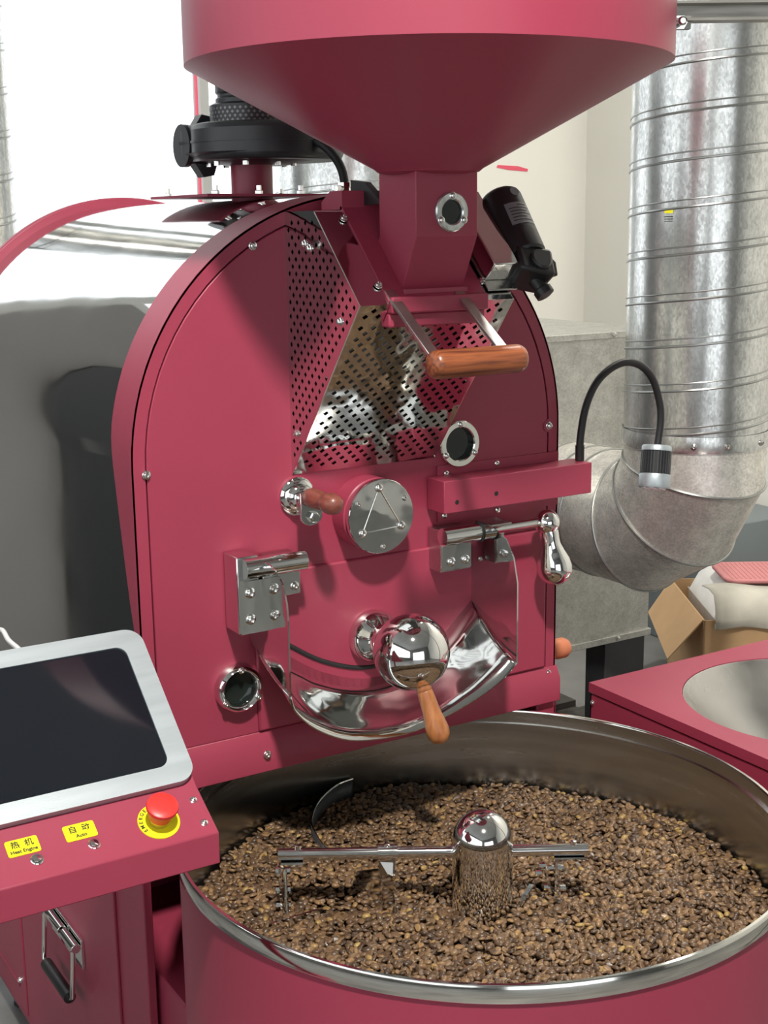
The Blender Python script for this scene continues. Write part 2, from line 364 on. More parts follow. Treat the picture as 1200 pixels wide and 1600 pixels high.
# side service door with folding handle (faces left)
sd = obj('side_door', box(-0.4575, -0.452, 0.155, 0.80, FZ+0.10, 0.72), red, R, bevel=0.0015)
sd2 = obj('side_door', box(-0.4575, -0.452, 0.815, 1.115, FZ+0.10, 0.72), red, R, bevel=0.0015)
obj('seam_bar', box(-0.4595, -0.4575, 0.86, 1.09, -0.045, -0.038), red, sd2)
screw(sd2, (-0.4575, 0.845, -0.02), (-1,0,0), 0.007)
hx = -0.4575
hn = obj('folding_handle', join(box(hx-0.007, hx, 0.345, 0.535, 0.262, 0.325), cyl((hx-0.017, 0.345, 0.31), (hx-0.017, 0.42, 0.31), 0.010, n=12), cyl((hx-0.017, 0.43, 0.31), (hx-0.017, 0.535, 0.31), 0.010, n=12)), chrome, sd, bevel=0.001)
hn2 = obj('handle_bail', tube([(hx-0.022, 0.350, 0.305), (hx-0.026, 0.350, 0.25), (hx-0.030, 0.350, 0.205), (hx-0.030, 0.36, 0.198), (hx-0.030, 0.52, 0.198), (hx-0.030, 0.53, 0.205), (hx-0.026, 0.53, 0.25), (hx-0.022, 0.53, 0.305)], 0.005, 10), steel_rim, sd)
obj('handle_grip', cyl((hx-0.030, 0.365, 0.198), (hx-0.030, 0.515, 0.198), 0.0125, n=16), black, sd)

# screws on the front
for p in ((-0.2084,1.6663),(-0.4123,1.3063),(0.4126,1.3135),(0.2864,1.2532),(0.2884,1.163),(0.1709,1.2461),(0.1663,1.167),(0.4179,0.8125)):
    screw(R, (p[0], -0.001, p[1]), (0,-1,0), 0.006)
screw(R, (-0.2186, -0.014, 0.785), (0,-1,0), 0.006)
obj('washer_plate', lathe([(0.013,0),(0.013,0.002)], (0.4126,0.0005,1.3135), (0,-1,0), 20), red, R)

# sight glasses
def sight(parent, c, r_out, r_in, t, mat_ring, nrm=(0,-1,0), dome=False, screws=3, a0=90):
    c = Vector(c); d, u, v = frame_of(nrm)
    if dome: pr = [(r_in, -0.004), (r_out, -0.004), (r_out, t*0.5), (r_out-0.004, t*0.9), ((r_out+r_in)/2, t), (r_in+0.003, t*0.85), (r_in, t*0.5), (r_in, -0.003)]
    else: pr = [(r_in, -0.004), (r_out, -0.004), (r_out, t-0.002), (r_out-0.002, t), (r_in+0.002, t), (r_in, t-0.002), (r_in, -0.003)]
    g = obj('sight_glass', lathe(pr, c, nrm, 48, False, False), mat_ring, parent)
    obj('glass', lathe([(r_in, 0.0005), (0.0001, 0.0005)], c, nrm, 32, False, False), port_glass, g)
    for k in range(screws):
        a = math.radians(a0+360*k/screws); q = c + Vector((math.cos(a), 0, math.sin(a)))*((r_out+r_in)/2) + Vector(nrm)*(t-0.001)
        screw(g, q, nrm, 0.0048)
    return g
sight(R, (0.1985, 0, 1.2995), 0.0435, 0.0305, 0.012, steel_rim)
sight(R, (-0.266, -0.001, 0.916), 0.0430, 0.0290, 0.022, chrome, dome=True, a0=90)

# sampler (trier)
SX, SZ = -0.1394, 1.2394
sm = obj('sampler', lathe([(0.034,0),(0.034,0.006),(0.030,0.010),(0.024,0.012),(0.024,0.022),(0.020,0.026),(0.014,0.028),(0.014,0.05)], (SX,0,SZ), (0,-1,0), 40), chrome, R)
obj('sampler_knob', lathe([(0.010,0.0),(0.0155,0.004),(0.017,0.018),(0.0165,0.040),(0.013,0.052),(0.0125,0.056),(0.0165,0.066),(0.0185,0.078),(0.0165,0.091),(0.010,0.099),(0.0005,0.1015)], (SX,-0.045,SZ+0.006), (0,-1,0.02), 28), wood_brown, sm)
tabp = [(-0.021,0.02),(-0.021,-0.022)] + [(-0.021+0.021*(1-math.cos(PI*i/10)), -0.022-0.016*math.sin(PI*i/10)) for i in range(1,10)] + [(0.021,-0.022),(0.021,0.02)]
obj('sampler_tab', prism([(SX+a, SZ-0.004+b) for a,b in tabp], fy, -0.050, -0.055), chrome, sm, bevel=0.001)
obj('sampler_bolt', lathe([(0.010,0),(0.010,0.007),(0.007,0.008),(0.007,0.013)], (SX+0.002,-0.055,SZ-0.027), (0,-1,0), 6), chrome, sm, angle=20)

# round inspection cap with engraved triangle
DX, DZ = -0.004, 1.197
cap = obj('inspection_cap', lathe([(0.066,0.0),(0.066,0.040),(0.064,0.042)], (DX,0,DZ), (0,-1,0), 48), red, R)
cd = obj('cap_plate', lathe([(0.060,0.042),(0.060,0.047),(0.0655,0.050),(0.0665,0.052),(0.0665,0.060),(0.0655,0.061),(0.0001,0.061)], (DX,0,DZ), (0,-1,0), 56, True, False), steel_mirror, cap)
tri = [(DX-0.001+0.046*math.cos(math.radians(a)), -0.0612, DZ+0.002+0.050*math.sin(math.radians(a))) for a in (95, 213, 333)]
obj('engraved_triangle', join(*[tube([tri[i], tri[(i+1)%3]], 0.0011, 6) for i in range(3)]), steel_rim, cap)
for p in tri: screw(cap, p, (0,-1,0), 0.0062)
for a in (30, 150, 272): screw(cap, (DX+0.055*math.cos(math.radians(a)), -0.0605, DZ+0.055*math.sin(math.radians(a))), (0,-1,0), 0.0042, steel_dark)

# discharge door chute (mirror sheet)
XL, XR = -0.238, 0.228
back = [(-0.238,1.0),(-0.20,0.978),(-0.168,0.955),(-0.10,0.912),(-0.02,0.884),(0.05,0.884),(0.105,0.900),(0.1625,0.9377),(0.195,0.966),(0.228,0.995)]
front = [(-0.238,0.938),(-0.228,0.908),(-0.190,0.870),(-0.129,0.838),(-0.059,0.826),(0.010,0.826),(0.075,0.840),(0.145,0.861),(0.195,0.884),(0.228,0.908)]
cb = catmull([(a,0,b) for a,b in back], 5); cf = catmull([(a,0,b) for a,b in front], 5)
rows = []
for t in (0, 0.25, 0.5, 0.75, 1.0):
    rows.append([(p.x*(1-t)+q.x*t, -0.005-0.145*t, p.z*(1-t)+q.z*t - 0.012*math.sin(PI*t)) for p, q in zip(cb, cf)])
ch = obj('discharge_chute', loft(rows), steel_mirror, R, solid=0.003, angle=50)
lw = [(-0.012,1.150),(-0.085,1.150),(-0.115,1.142),(-0.135,1.125),(-0.147,1.095),(-0.15,1.06),(-0.15,0.938),(-0.005,1.0),(-0.005,1.04),(-0.012,1.06)]
fx = lambda a, b, d: (d, a, b)
obj('chute_side', prism(lw, fx, XL-0.0015, XL+0.0015), steel_mirror, ch)
rw = [(-0.03,1.145),(-0.075,1.150),(-0.115,1.135),(-0.138,1.105),(-0.15,1.06),(-0.15,0.908),(-0.005,0.995),(-0.005,1.10)]
obj('chute_side', prism(rw, fx, XR-0.0015, XR+0.0015), steel_mirror, ch)
# black tube drawing the gap shadow round the discharge door behind the chute
obj('door_gap_shadow', tube([(p.x, -0.006, p.z+0.022) for p in cb if -0.215 < p.x < 0.12], 0.0042, 8), rubber, R)
# left hinge block
hb = obj('door_hinge', box(-0.283, -0.243, -0.055, -0.003, 1.027, 1.160), steel_mirror, R, bevel=0.002)
obj('hinge_leaf', box(-0.279, -0.2395, -0.058, -0.055, 1.027, 1.118), steel_rim, hb)
for z in (1.098, 1.052): screw(hb, (-0.262, -0.058, z), (0,-1,0), 0.0075)
obj('hinge_barrel', cyl((-0.272,-0.058,1.140), (-0.158,-0.058,1.140), 0.0175, n=28), chrome, hb)
obj('hinge_leaf', box(-0.218, -0.158, -0.043, -0.038, 1.078, 1.150), chrome, hb, bevel=0.0015)
obj('hinge_spacer', box(-0.216, -0.160, -0.038, -0.003, 1.082, 1.148), steel_dark, hb)
for x in (-0.170, -0.203): screw(hb, (x, -0.043, 1.093), (0,-1,0), 0.0065)
# right hinge and locking rod
rb = obj('locking_rod', cyl((0.128,-0.055,1.140), (0.232,-0.055,1.140), 0.0165, n=28), chrome, R)
obj('hinge_leaf', box(0.131, 0.198, -0.048, -0.044, 1.074, 1.150), steel_mirror, rb, bevel=0.0015)
obj('hinge_spacer', box(0.131, 0.198, -0.044, -0.003, 1.071, 1.150), steel_dark, rb, bevel=0.001)
for x in (0.152, 0.184): screw(rb, (x, -0.048, 1.090), (0,-1,0), 0.007)
obj('rod_collar', cyl((0.207,-0.055,1.140), (0.212,-0.055,1.140), 0.0185, n=28), rubber, rb)
obj('rod', cyl((0.230,-0.055,1.140), (0.350,-0.055,1.140), 0.0085, n=20), chrome, rb)
obj('hinge_leaf', box(0.232, 0.270, -0.052, -0.047, 1.078, 1.155), steel_mirror, rb, bevel=0.0015)
obj('barrel_arm', box(0.216, 0.262, -0.085, -0.035, 1.1545, 1.1575), steel_dark, rb)
screw(rb, (0.250, -0.052, 1.098), (0,-1,0), 0.0065)
screw(R, (0.207, -0.004, 1.073), (0,-1,0), 0.005)
obj('rod_ball', ball((0.366,-0.058,1.139), 0.0245, 32, 16), chrome, rb)
obj('rod_weight', lathe([(0.016,0.0),(0.0185,0.018),(0.018,0.03),(0.0185,0.04),(0.024,0.056),(0.031,0.072),(0.0335,0.086),(0.0325,0.098),(0.026,0.111),(0.014,0.119),(0.0005,0.1215)], (0.366,-0.060,1.136), (0.16,-0.07,-1.0), 32), chrome, rb)
# ball counterweight and wooden handle on the door
bw = obj('counterweight', lathe([(0.047,0),(0.049,0.006),(0.049,0.014),(0.046,0.024),(0.039,0.034),(0.031,0.044),(0.027,0.054),(0.028,0.066),(0.033,0.080)], (0.004,-0.003,0.965), (0,-1,0.01), 48), chrome, R)
obj('counterweight_ball', ball((0.0,-0.148,0.972), 0.0675, 48, 28), chrome, bw)
hd0 = Vector((0.0,-0.186,0.918)); hdv = Vector((0.016,-0.030,-0.092))
obj('counterweight_handle', lathe([(0.0125,-0.012),(0.0135,0.0),(0.0138,0.004),(0.0128,0.006),(0.0140,0.009),(0.0148,0.024),(0.0158,0.045),(0.0185,0.062),(0.0205,0.076),(0.0195,0.088),(0.0145,0.097),(0.006,0.1015),(0.0003,0.102)], hd0, hdv, 28), wood_light, bw)
# accessory rail on the right of the front
rail = obj('accessory_rail', box(0.129, 0.4725, -0.060, -0.004, 1.184, 1.244), red, R, bevel=0.0015)
obj('rail_flange', box(0.152, 0.435, -0.004, 0.0, 1.156, 1.262), red, rail)
for p in ((0.157,1.201),(0.245,1.207)): obj('rail_hole', lathe([(0.0045,0),(0.0001,0)], (p[0],-0.0603,p[1]+0.002), (0,-1,0), 14, False, False), dark, rail)
# small round knob on the far flank
obj('flank_knob', lathe([(0.012,0),(0.012,0.05),(0.019,0.055),(0.022,0.068),(0.022,0.088),(0.017,0.097),(0.001,0.1)], (0.452,0.10,0.815), (1,0,0), 20), orange_m, R, label='terracotta round knob on the flank')

# ================================================================== FEED HOUSING (perforated stainless)
H = thing('feed_housing', 'wedge shaped polished stainless housing with diamond punched holes above the front door', 'housing', (0, -0.05, 1.278))
PROF = [(0.0,1.721),(-0.100,1.719),(-0.240,1.577),(0.0,1.278)]
HX = 0.1455
def perf(polys, pitch, hole, to3d, margin=0.006, nohole=None):
    """sheet with a 45-degree lattice of square holes, clipped to convex polygons (2-D)"""
    Vall, Fall = [], []
    for poly in polys:
        bm = bmesh.new(); us = [p[0] for p in poly]; vs = [p[1] for p in poly]
        cu, cv = (min(us)+max(us))/2, (min(vs)+max(vs))/2; ext = max(max(us)-min(us), max(vs)-min(vs)); n = int(ext/pitch)+2
        s = math.sqrt(0.5); cache = {}
        area = sum(poly[i][0]*poly[(i+1)%len(poly)][1]-poly[(i+1)%len(poly)][0]*poly[i][1] for i in range(len(poly)))
        ed = []
        for i in range(len(poly)):
            a = Vector(poly[i]); b = Vector(poly[(i+1)%len(poly)]); t = (b-a).normalized(); nn = Vector((t.y, -t.x)) if area > 0 else Vector((-t.y, t.x))
            ed.append((a, nn))
        def vert(i, j):
            k = (round(i,3), round(j,3))
            if k not in cache:
                x, y = i*pitch, j*pitch; cache[k] = bm.verts.new((cu*0 + (x-y)*s, (x+y)*s, 0))
            return cache[k]
        i0 = int(math.floor(((min(us)+min(vs))*s)/pitch))-1; i1 = int(math.ceil(((max(us)+max(vs))*s)/pitch))+1
        j0 = int(math.floor(((min(vs)-max(us))*s)/pitch))-1; j1 = int(math.ceil(((max(vs)-min(us))*s)/pitch))+1
        h = hole/2
        for i in range(i0, i1):
            for j in range(j0, j1):
                c = Vector((((i+0.5)-(j+0.5))*pitch*s, ((i+0.5)+(j+0.5))*pitch*s))
                dmax = max((c-a).dot(nn) for a, nn in ed)
                if dmax > pitch: continue
                q = [vert(i,j), vert(i+1,j), vert(i+1,j+1), vert(i,j+1)]
                if dmax < -margin-pitch*0.35 and not (nohole and nohole(c)):
                    g = [vert(i+.5-h, j+.5-h), vert(i+.5+h, j+.5-h), vert(i+.5+h, j+.5+h), vert(i+.5-h, j+.5+h)]
                    for k in range(4): bm.faces.new((q[k], q[(k+1)%4], g[(k+1)%4], g[k]))
                else: bm.faces.new(q)
        for a, nn in ed:
            bmesh.ops.bisect_plane(bm, geom=bm.verts[:]+bm.edges[:]+bm.faces[:], plane_co=(a.x,a.y,0), plane_no=(nn.x,nn.y,0), clear_outer=True, dist=1e-6)
        bm.verts.index_update(); o = len(Vall)
        Vall += [to3d(v.co.x, v.co.y) for v in bm.verts]; Fall += [tuple(v.index+o for v in f.verts) for f in bm.faces]; bm.free()
    return Vall, Fall
for sx, nm in ((-1, 'side_plate'), (1, 'side_plate')):
    o = obj(nm, perf([PROF], 0.0166, 0.40, lambda u, v, sx=sx: (sx*HX, u, v), 0.004, lambda c: c.y > 1.705), steel_mirror, H, smooth=False, solid=0.0025)
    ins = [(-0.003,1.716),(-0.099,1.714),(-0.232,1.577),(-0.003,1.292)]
    obj('hole_shade_sheet', prism(ins, fx, sx*(HX-0.012), sx*(HX-0.010)), dark, o)  # black sheet standing in for the shade behind the punched holes
    for (y, z) in ((-0.066,1.668),(-0.083,1.661),(-0.178,1.549),(-0.022,1.352)): screw(o, (sx*(HX+0.001), y, z), (sx,0,0), 0.0058)
# sloping upper cover: left flap, right flap (steel) and red middle plate
def slope(x, s, n=0.0):   # s along slope from top to front edge, n = lift off the surface
    L = math.hypot(0.14, 0.142); t = s/L
    return (x, -0.100-0.140*t - n*0.712, 1.719-0.142*t + n*0.702)
SL = math.hypot(0.14, 0.142)
def slope_slab(x0, x1, s0, s1, n0, n1): 
    v = [slope(x,s,n) for n in (n0,n1) for x,s in ((x0,s0),(x1,s0),(x1,s1),(x0,s1))]
    return v, [(0,1,2,3),(7,6,5,4),(0,4,5,1),(1,5,6,2),(2,6,7,3),(3,7,4,0)]
obj('cover_flap', slope_slab(-HX, -0.0935, 0, SL, -0.0025, 0.0), steel_mirror, H)
obj('cover_flap', slope_slab(0.0935, HX, 0, SL, -0.0025, 0.0), steel_mirror, H)
obj('top_strip', box(-HX, HX, -0.1, 0.0, 1.717, 1.7205), steel_mirror, H)
mp = obj('middle_plate', slope_slab(-0.0935, 0.0935, -0.012, SL-0.004, -0.004, 0.003), red, H, bevel=0.001)
up = [slope(-0.0935, -0.012), slope(0.0935, -0.012)]
obj('upstand', join(box(-0.0935, 0.0935, -0.098, -0.094, 1.722, 1.752), prism([(-0.094,1.722),(-0.094,1.752),(-0.06,1.752),(-0.03,1.735),(-0.03,1.722)], fx, -0.0935, -0.0905), prism([(-0.094,1.722),(-0.094,1.752),(-0.06,1.752),(-0.03,1.735),(-0.03,1.722)], fx, 0.0905, 0.0935)), red, H)
obj('dark_damper', prism([(-0.155,1.730),(-0.10,1.765),(-0.055,1.770),(-0.055,1.728)], fx, -0.052, -0.040), black, H)
for (x, s) in ((-0.100,0.018),(-0.098,0.162),(0.100,0.162)): screw(H, slope(x, s, 0.002), (0,-0.712,0.702), 0.0058)
# gate box under the neck: stepped red ledges
obj('gate_box', join(box(-0.092, 0.092, -0.246, -0.17, 1.562, 1.588), box(-0.0915, 0.0915, -0.236, -0.16, 1.540, 1.562)), red, H, bevel=0.003)
# lower perforated mirror tray
LL = math.hypot(0.240, 0.299)
def low(x, s): t = s/LL; return (x, -0.240+0.240*t, 1.577-0.299*t)
tr = obj('perforated_tray', perf([[(-HX,0.034),(HX,0.034),(HX,LL-0.001),(-HX,LL-0.001)], [(-HX,0.0),(-0.093,0.0),(-0.093,0.034),(-HX,0.034)], [(0.093,0.0),(HX,0.0),(HX,0.034),(0.093,0.034)]], 0.0166, 0.46, low, 0.003), steel_mirror, H, smooth=False, solid=0.002)
obj('hole_shade_sheet', (lambda: ([ (x, low(x,s)[1]+0.010, low(x,s)[2]+0.008) for x, s in ((-HX+0.013,0.04),(HX-0.013,0.04),(HX-0.013,LL-0.03),(-HX+0.013,LL-0.03))], [(0,1,2,3)]))(), dark, tr, solid=0.001)  # same black stand-in for shade, behind the lower sheet's holes
for sx in (-HX, HX): obj('edge_strip', tube([slope(sx,0,0), slope(sx,SL,0), low(sx,LL)], 0.0018, 6), steel_rim, H)

# ================================================================== LOADING HOPPER
HY, HZ, HR = -0.21, 1.935, 0.374
P = thing('loading_hopper', 'big crimson funnel hopper with square neck at the top of the roaster', 'hopper', (0, HY, 1.60))
obj('hopper_bowl', lathe([(HR-0.006,0.36),(HR,0.36),(HR,0.0),(0.086,-0.153),(0.080,-0.158),(0.060,-0.162),(0.050,-0.156),(HR-0.007,0.006)], (0,HY,HZ), (0,0,1), 96, False, False), red, P, angle=20)
# funnel-to-neck and neck
y0, y1 = -0.262, -0.154; hw = 0.0575
nv = [(-hw,y0,1.79),(hw,y0,1.79),(hw,y1,1.79),(-hw,y1,1.79), (-hw,y0,1.679),(hw,y0,1.679),(hw,y1,1.679),(-hw,y1,1.679), (-hw,-0.221,1.598),(hw,-0.221,1.598),(hw,-0.10,1.598),(-hw,-0.10,1.598)]
nf = [(0,1,5,4),(1,2,6,5),(2,3,7,6),(3,0,4,7),(4,5,9,8),(5,6,10,9),(6,7,11,10),(7,4,8,11),(3,2,1,0),(8,9,10,11)]
obj('neck', (nv, nf), red, P, bevel=0.0015, angle=10)
obj('neck_collar', box(-0.0605, 0.0605, -0.232, -0.20, 1.590, 1.599), red, P, bevel=0.0015)
sight(P, (0.0065, y0, 1.7155), 0.0305, 0.0185, 0.006, galv, a0=90)
# slide gate lever
def lever_bar(A, B, wx=0.0095, t=0.006):
    return [(x, p[1]-n*0.712, p[2]+n*0.702) for p in (A, B) for x in (p[0]-wx, p[0]+wx) for n in (0, t)], [(0,1,3,2),(4,6,7,5),(0,4,5,1),(2,3,7,6),(0,2,6,4),(1,5,7,3)]
gl = obj('gate_lever', lever_bar((-0.083,-0.218,1.595), (-0.080,-0.362,1.488)), steel_dark, P, bevel=0.001)
obj('lever_bar', lever_bar((0.043,-0.218,1.595), (0.046,-0.352,1.500)), steel_dark, gl, bevel=0.001)
obj('wooden_grip', lathe([(0.0005,-0.0025),(0.014,-0.002),(0.019,0.001),(0.0215,0.006),(0.0222,0.012),(0.0222,0.155),(0.0215,0.161),(0.019,0.166),(0.014,0.169),(0.0005,0.170)], (-0.096,-0.362,1.493), (1,0,0.0), 32), wood_dark, gl)
# ================================================================== GEAR MOTOR
G = thing('gear_motor', 'small black gear motor clamped to the slope beside the hopper neck', 'motor', (0.185, -0.2, 1.62))
gd = Vector((0, -0.60, -0.80)).normalized(); gt = Vector((0.188, -0.140, 1.738))
gb = obj('motor_body', lathe([(0.012,-0.004),(0.030,-0.003),(0.0355,0.002),(0.0375,0.008),(0.0375,0.120),(0.034,0.124),(0.02,0.124)], gt, gd, 32), black, G)
ge = gt + gd*0.122
_, gu, gv = frame_of(gd)
gx = Vector((1,0,0)); gn = gd.cross(gx).normalized()
if gn.y > 0: gn = -gn
def gbox(c, a, b, t, ang=0):
    ax = gx*math.cos(ang) + gd*math.sin(ang); ay = gd*math.cos(ang) - gx*math.sin(ang)
    v = [tuple(c + ax*(sx*a) + ay*(sy*b) + gn*(sz*t)) for sz in (-1,1) for sx,sy in ((-1,-1),(1,-1),(1,1),(-1,1))]
    return v, [(0,1,2,3),(7,6,5,4),(0,4,5,1),(1,5,6,2),(2,6,7,3),(3,7,4,0)]
obj('gear_case', gbox(ge+gd*0.022-gx*0.002, 0.033, 0.026, 0.030, 0.25), black, G, bevel=0.006)
obj('gear_boss', lathe([(0.019,0),(0.019,0.005),(0.016,0.008)], ge+gd*0.026+gx*0.002+gn*0.029, gn, 24), black, G)
obj('cable_gland', lathe([(0.013,0),(0.013,0.02),(0.016,0.022),(0.016,0.034),(0.010,0.036)], ge+gd*0.042+gx*0.002, gd+gx*0.25, 10), black, G)
obj('lifting_loop', tube([ge+gx*0.030+gd*0.006, ge+gx*0.046+gd*-0.004, ge+gx*0.054+gd*0.014, ge+gx*0.048+gd*0.034, ge+gx*0.034+gd*0.036], 0.005, 8), black, G)
lab = []
for i in range(9):
    a = math.radians(-38 + 76*i/8); lab.append(gn*math.cos(a)*0.0379 + gx*math.sin(a)*0.0379)
lb = obj('rating_label', loft([[gt+gd*0.036+q for q in lab], [gt+gd*0.078+q for q in lab]]), grey_label, G)
for k, (h, a0, a1) in enumerate(((0.041,-5,25),(0.047,-30,30),(0.053,-30,20),(0.059,-30,32),(0.065,-30,12),(0.071,-30,30))):
    seg = [gn*math.cos(math.radians(a))*0.0382 + gx*math.sin(math.radians(a))*0.0382 for a in np.linspace(a0, a1, 6)]
    obj('printed_line', loft([[gt+gd*(h-0.0009)+q for q in seg], [gt+gd*(h+0.0009)+q for q in seg]]), ink, lb)
obj('end_badge', lathe([(0.0085,0),(0.0085,0.0012)], gt+gd*0.014+gn*0.0370+gx*0.004, gn, 20), grey_label, G)
obj('mount_plate', join(slope_slab(0.100, 0.158, 0.015, 0.185, 0.003, 0.007), slope_slab(0.150, 0.154, 0.02, 0.16, 0.007, 0.035)), steel_dark, G, bevel=0.001)
obj('motor_cradle', slope_slab(0.102, 0.152, 0.0, 0.165, 0.007, 0.045), steel_mirror, G, bevel=0.002)

# ================================================================== BLOWER on the drum
BX, BY = 0.005, 0.43
B = thing('exhaust_blower', 'black centrifugal blower with finned motor standing above the drum cover', 'blower', (BX, BY, 1.74))
obj('base_flange', box(-0.145, 0.150, BY-0.12, BY+0.16, 1.752, 1.757), red, B)
obj('pipe', lathe([(0.041,0),(0.041,0.085),(0.060,0.086),(0.060,0.090)], (BX,BY,1.742), (0,0,1), 36), red, B)
vol = [((0.146+0.020*k/40)*math.cos(2*PI*k/40+PI*0.9), (0.146+0.020*k/40)*math.sin(2*PI*k/40+PI*0.9)) for k in range(40)]
obj('volute', prism([(BX+0.030+a, BY+b) for a,b in vol], lambda a,b,d:(a,b,d), 1.822, 1.892), black_metal, B, bevel=0.012)
obj('volute_seam', prism([(BX+0.030+a*1.012, BY+b*1.012) for a,b in vol], lambda a,b,d:(a,b,d), 1.855, 1.860), black_metal, B)
obj('intake_dish', lathe([(0.062,0),(0.11,0.008),(0.14,0.022)], (BX+0.012,BY,1.814), (0,0,1), 40), black_metal, B)
out_c = Vector((-0.098, BY+0.075, 1.853))
obj('outlet', join(cyl(out_c+Vector((0.12,0,0)), out_c, 0.036, n=28), lathe([(0.041,0),(0.041,0.012)], out_c, (-1,0,0), 28)), black_metal, B)
for sg in (1, -1): obj('outlet_lug', prism([(0.028,sg*0.034),(0.02,sg*0.056),(-0.002,sg*0.060),(-0.02,sg*0.034)], lambda a,b,d:(out_c.x+0.032+a, d, out_c.z+b), out_c.y-0.01, out_c.y+0.02), black_metal, B)
grd = obj('guard_ring', lathe([(0.078,0),(0.078,0.036),(0.070,0.040)], (BX,BY,1.890), (0,0,1), 48), black_metal, B)
hv, hf = [], []
for k in range(46):
    for j in range(4):
        a = 2*PI*(k+0.5*(j%2))/46; q = Vector((math.cos(a), math.sin(a), 0)); t = Vector((-math.sin(a), math.cos(a), 0)); c = Vector((BX,BY,1.896+0.0075*j)) + q*0.0783
        o = len(hv); hv += [tuple(c+t*0.0032), tuple(c+Vector((0,0,0.0032))), tuple(c-t*0.0032), tuple(c-Vector((0,0,0.0032)))]; hf.append((o,o+1,o+2,o+3))
g_ = obj('guard_mesh', (hv, hf), M('guard_gap', (0.22,0.22,0.22), 0.5, 0.4), grd)
g_['kind'] = 'stuff'
obj('motor', lathe([(0.066,0),(0.066,0.012),(0.062,0.016),(0.062,0.020),(0.066,0.024),(0.066,0.16),(0.05,0.175)], (BX,BY,1.926), (0,0,1), 40), black_metal, B)
npl = obj('nameplate', prism([(-0.046,1.968),(0.05,1.968),(0.05,2.03),(-0.046,2.03)], lambda a,b,d:(BX+a, BY-0.064+d, b), -0.002, 0.0), white_p, B)
for z in (1.985, 1.995, 2.005, 2.015): obj('printed_line', box(BX-0.036, BX+0.03, BY-0.0665, BY-0.066, z, z+0.003), ink, npl)
obj('terminal_box', box(BX-0.064, BX-0.050, BY-0.08, BY-0.03, 1.960, 2.05), black_metal, B, bevel=0.003)
for (x, y) in ((-0.12,BY-0.1),(-0.03,BY-0.1),(0.06,BY-0.1),(0.135,BY-0.1),(-0.12,BY+0.13),(0.135,BY+0.13)):
    obj('bolt', lathe([(0.008,0),(0.008,0.006),(0.005,0.007),(0.005,0.016)], (x,y,1.757), (0,0,1), 8), zinc, B)
for a in range(8):
    an = 2*PI*a/8+0.2; obj('bolt', lathe([(0.006,0),(0.006,0.010)], (BX+0.083*math.cos(an), BY+0.083*math.sin(an), 1.812), (0,0,1), 8), zinc, B)
# power cable
cbl = thing('power_cable', 'black flexible conduit curving down from the blower to a metal gland', 'cable', (0.1141, 0.25, 1.755))
obj('conduit', tube(catmull([(0.045,0.34,1.872),(0.062,0.30,1.862),(0.078,0.27,1.845),(0.0943,0.255,1.823),(0.106,0.25,1.800),(0.113,0.25,1.772)], 6), 0.0085, 12), rubber, cbl)
obj('gland', lathe([(0.016,0),(0.016,0.010),(0.012,0.012),(0.012,0.018),(0.015,0.020),(0.015,0.028),(0.010,0.030)], (0.1145,0.25,1.748), (0,0,1), 8), chrome, cbl, angle=20)
obj('gland_screw', cyl((0.1145,0.25,1.765),(0.088,0.242,1.765), 0.006, n=8), chrome, cbl)

# ================================================================== GOOSENECK LAMP
L = thing('gooseneck_lamp', 'black gooseneck work lamp with ribbed aluminium head at the end of the rail', 'lamp', (0.477, -0.03, 1.244))
gp = catmull([(0.4665,-0.03,1.2446),(0.468,-0.03,1.2925),(0.482,-0.03,1.354),(0.513,-0.03,1.4005),(0.5656,-0.03,1.4265),(0.6155,-0.03,1.4195),(0.650,-0.03,1.3895),(0.671,-0.03,1.3394),(0.6745,-0.03,1.3002),(0.668,-0.03,1.253)], 10)
obj('gooseneck', tube(gp, 0.0068, 12), rubber, L)
rg, rf = [], []
for i in range(0, len(gp)-1):
    for t in (0.25, 0.75):
        c = gp[i].lerp(gp[i+1], t); d = (gp[i+1]-gp[i]); v_, f_ = lathe([(0.0074,-0.0016),(0.0078,0),(0.0074,0.0016)], c, d, 10, False, False)
        o = len(rg); rg += v_; rf += [tuple(k+o for k in q) for q in f_]
obj('gooseneck_ribs', (rg, rf), black, L)
obj('socket', cyl((0.4665,-0.03,1.2445),(0.4665,-0.03,1.274), 0.009, n=14), black, L)
h0 = Vector((0.667,-0.03,1.255)); hdr = Vector((-0.20,-0.16,-1.0)).normalized()
hd = obj('lamp_head', lathe([(0.010,0),(0.028,0.001),(0.030,0.004),(0.030,0.012),(0.024,0.013),(0.024,0.058),(0.031,0.059),(0.032,0.062),(0.032,0.083),(0.030,0.087),(0.026,0.087)], h0, hdr, 40), alu, L)
_, lu, lv = frame_of(hdr); fv, ff = [], []
for k in range(30):
    a = 2*PI*k/30; q = lu*math.cos(a)+lv*math.sin(a); t = -lu*math.sin(a)+lv*math.cos(a)
    v = [tuple(h0+hdr*h+q*r_+t*s_) for h in (0.013,0.058) for r_, s_ in ((0.027,-0.0016),(0.0305,-0.0012),(0.0305,0.0012),(0.027,0.0016))]
    o = len(fv); fv += v; ff += [tuple(i+o for i in f) for f in ((0,1,5,4),(1,2,6,5),(2,3,7,6),(0,3,2,1),(4,5,6,7))]
obj('lamp_barrel', lathe([(0.0272,0.0125),(0.0272,0.0585)], h0, hdr, 40), black, hd)
fo = obj('cooling_fins', (fv, ff), black_metal, hd, smooth=False)
for k in range(7):
    a = 2*PI*k/6; rr = 0.0 if k == 6 else 0.018
    obj('led_lens', lathe([(0.0065,0),(0.0065,0.002),(0.004,0.004),(0.0005,0.0045)], h0+hdr*0.086+(lu*math.cos(a)+lv*math.sin(a))*rr, hdr, 12), lens_m, hd)

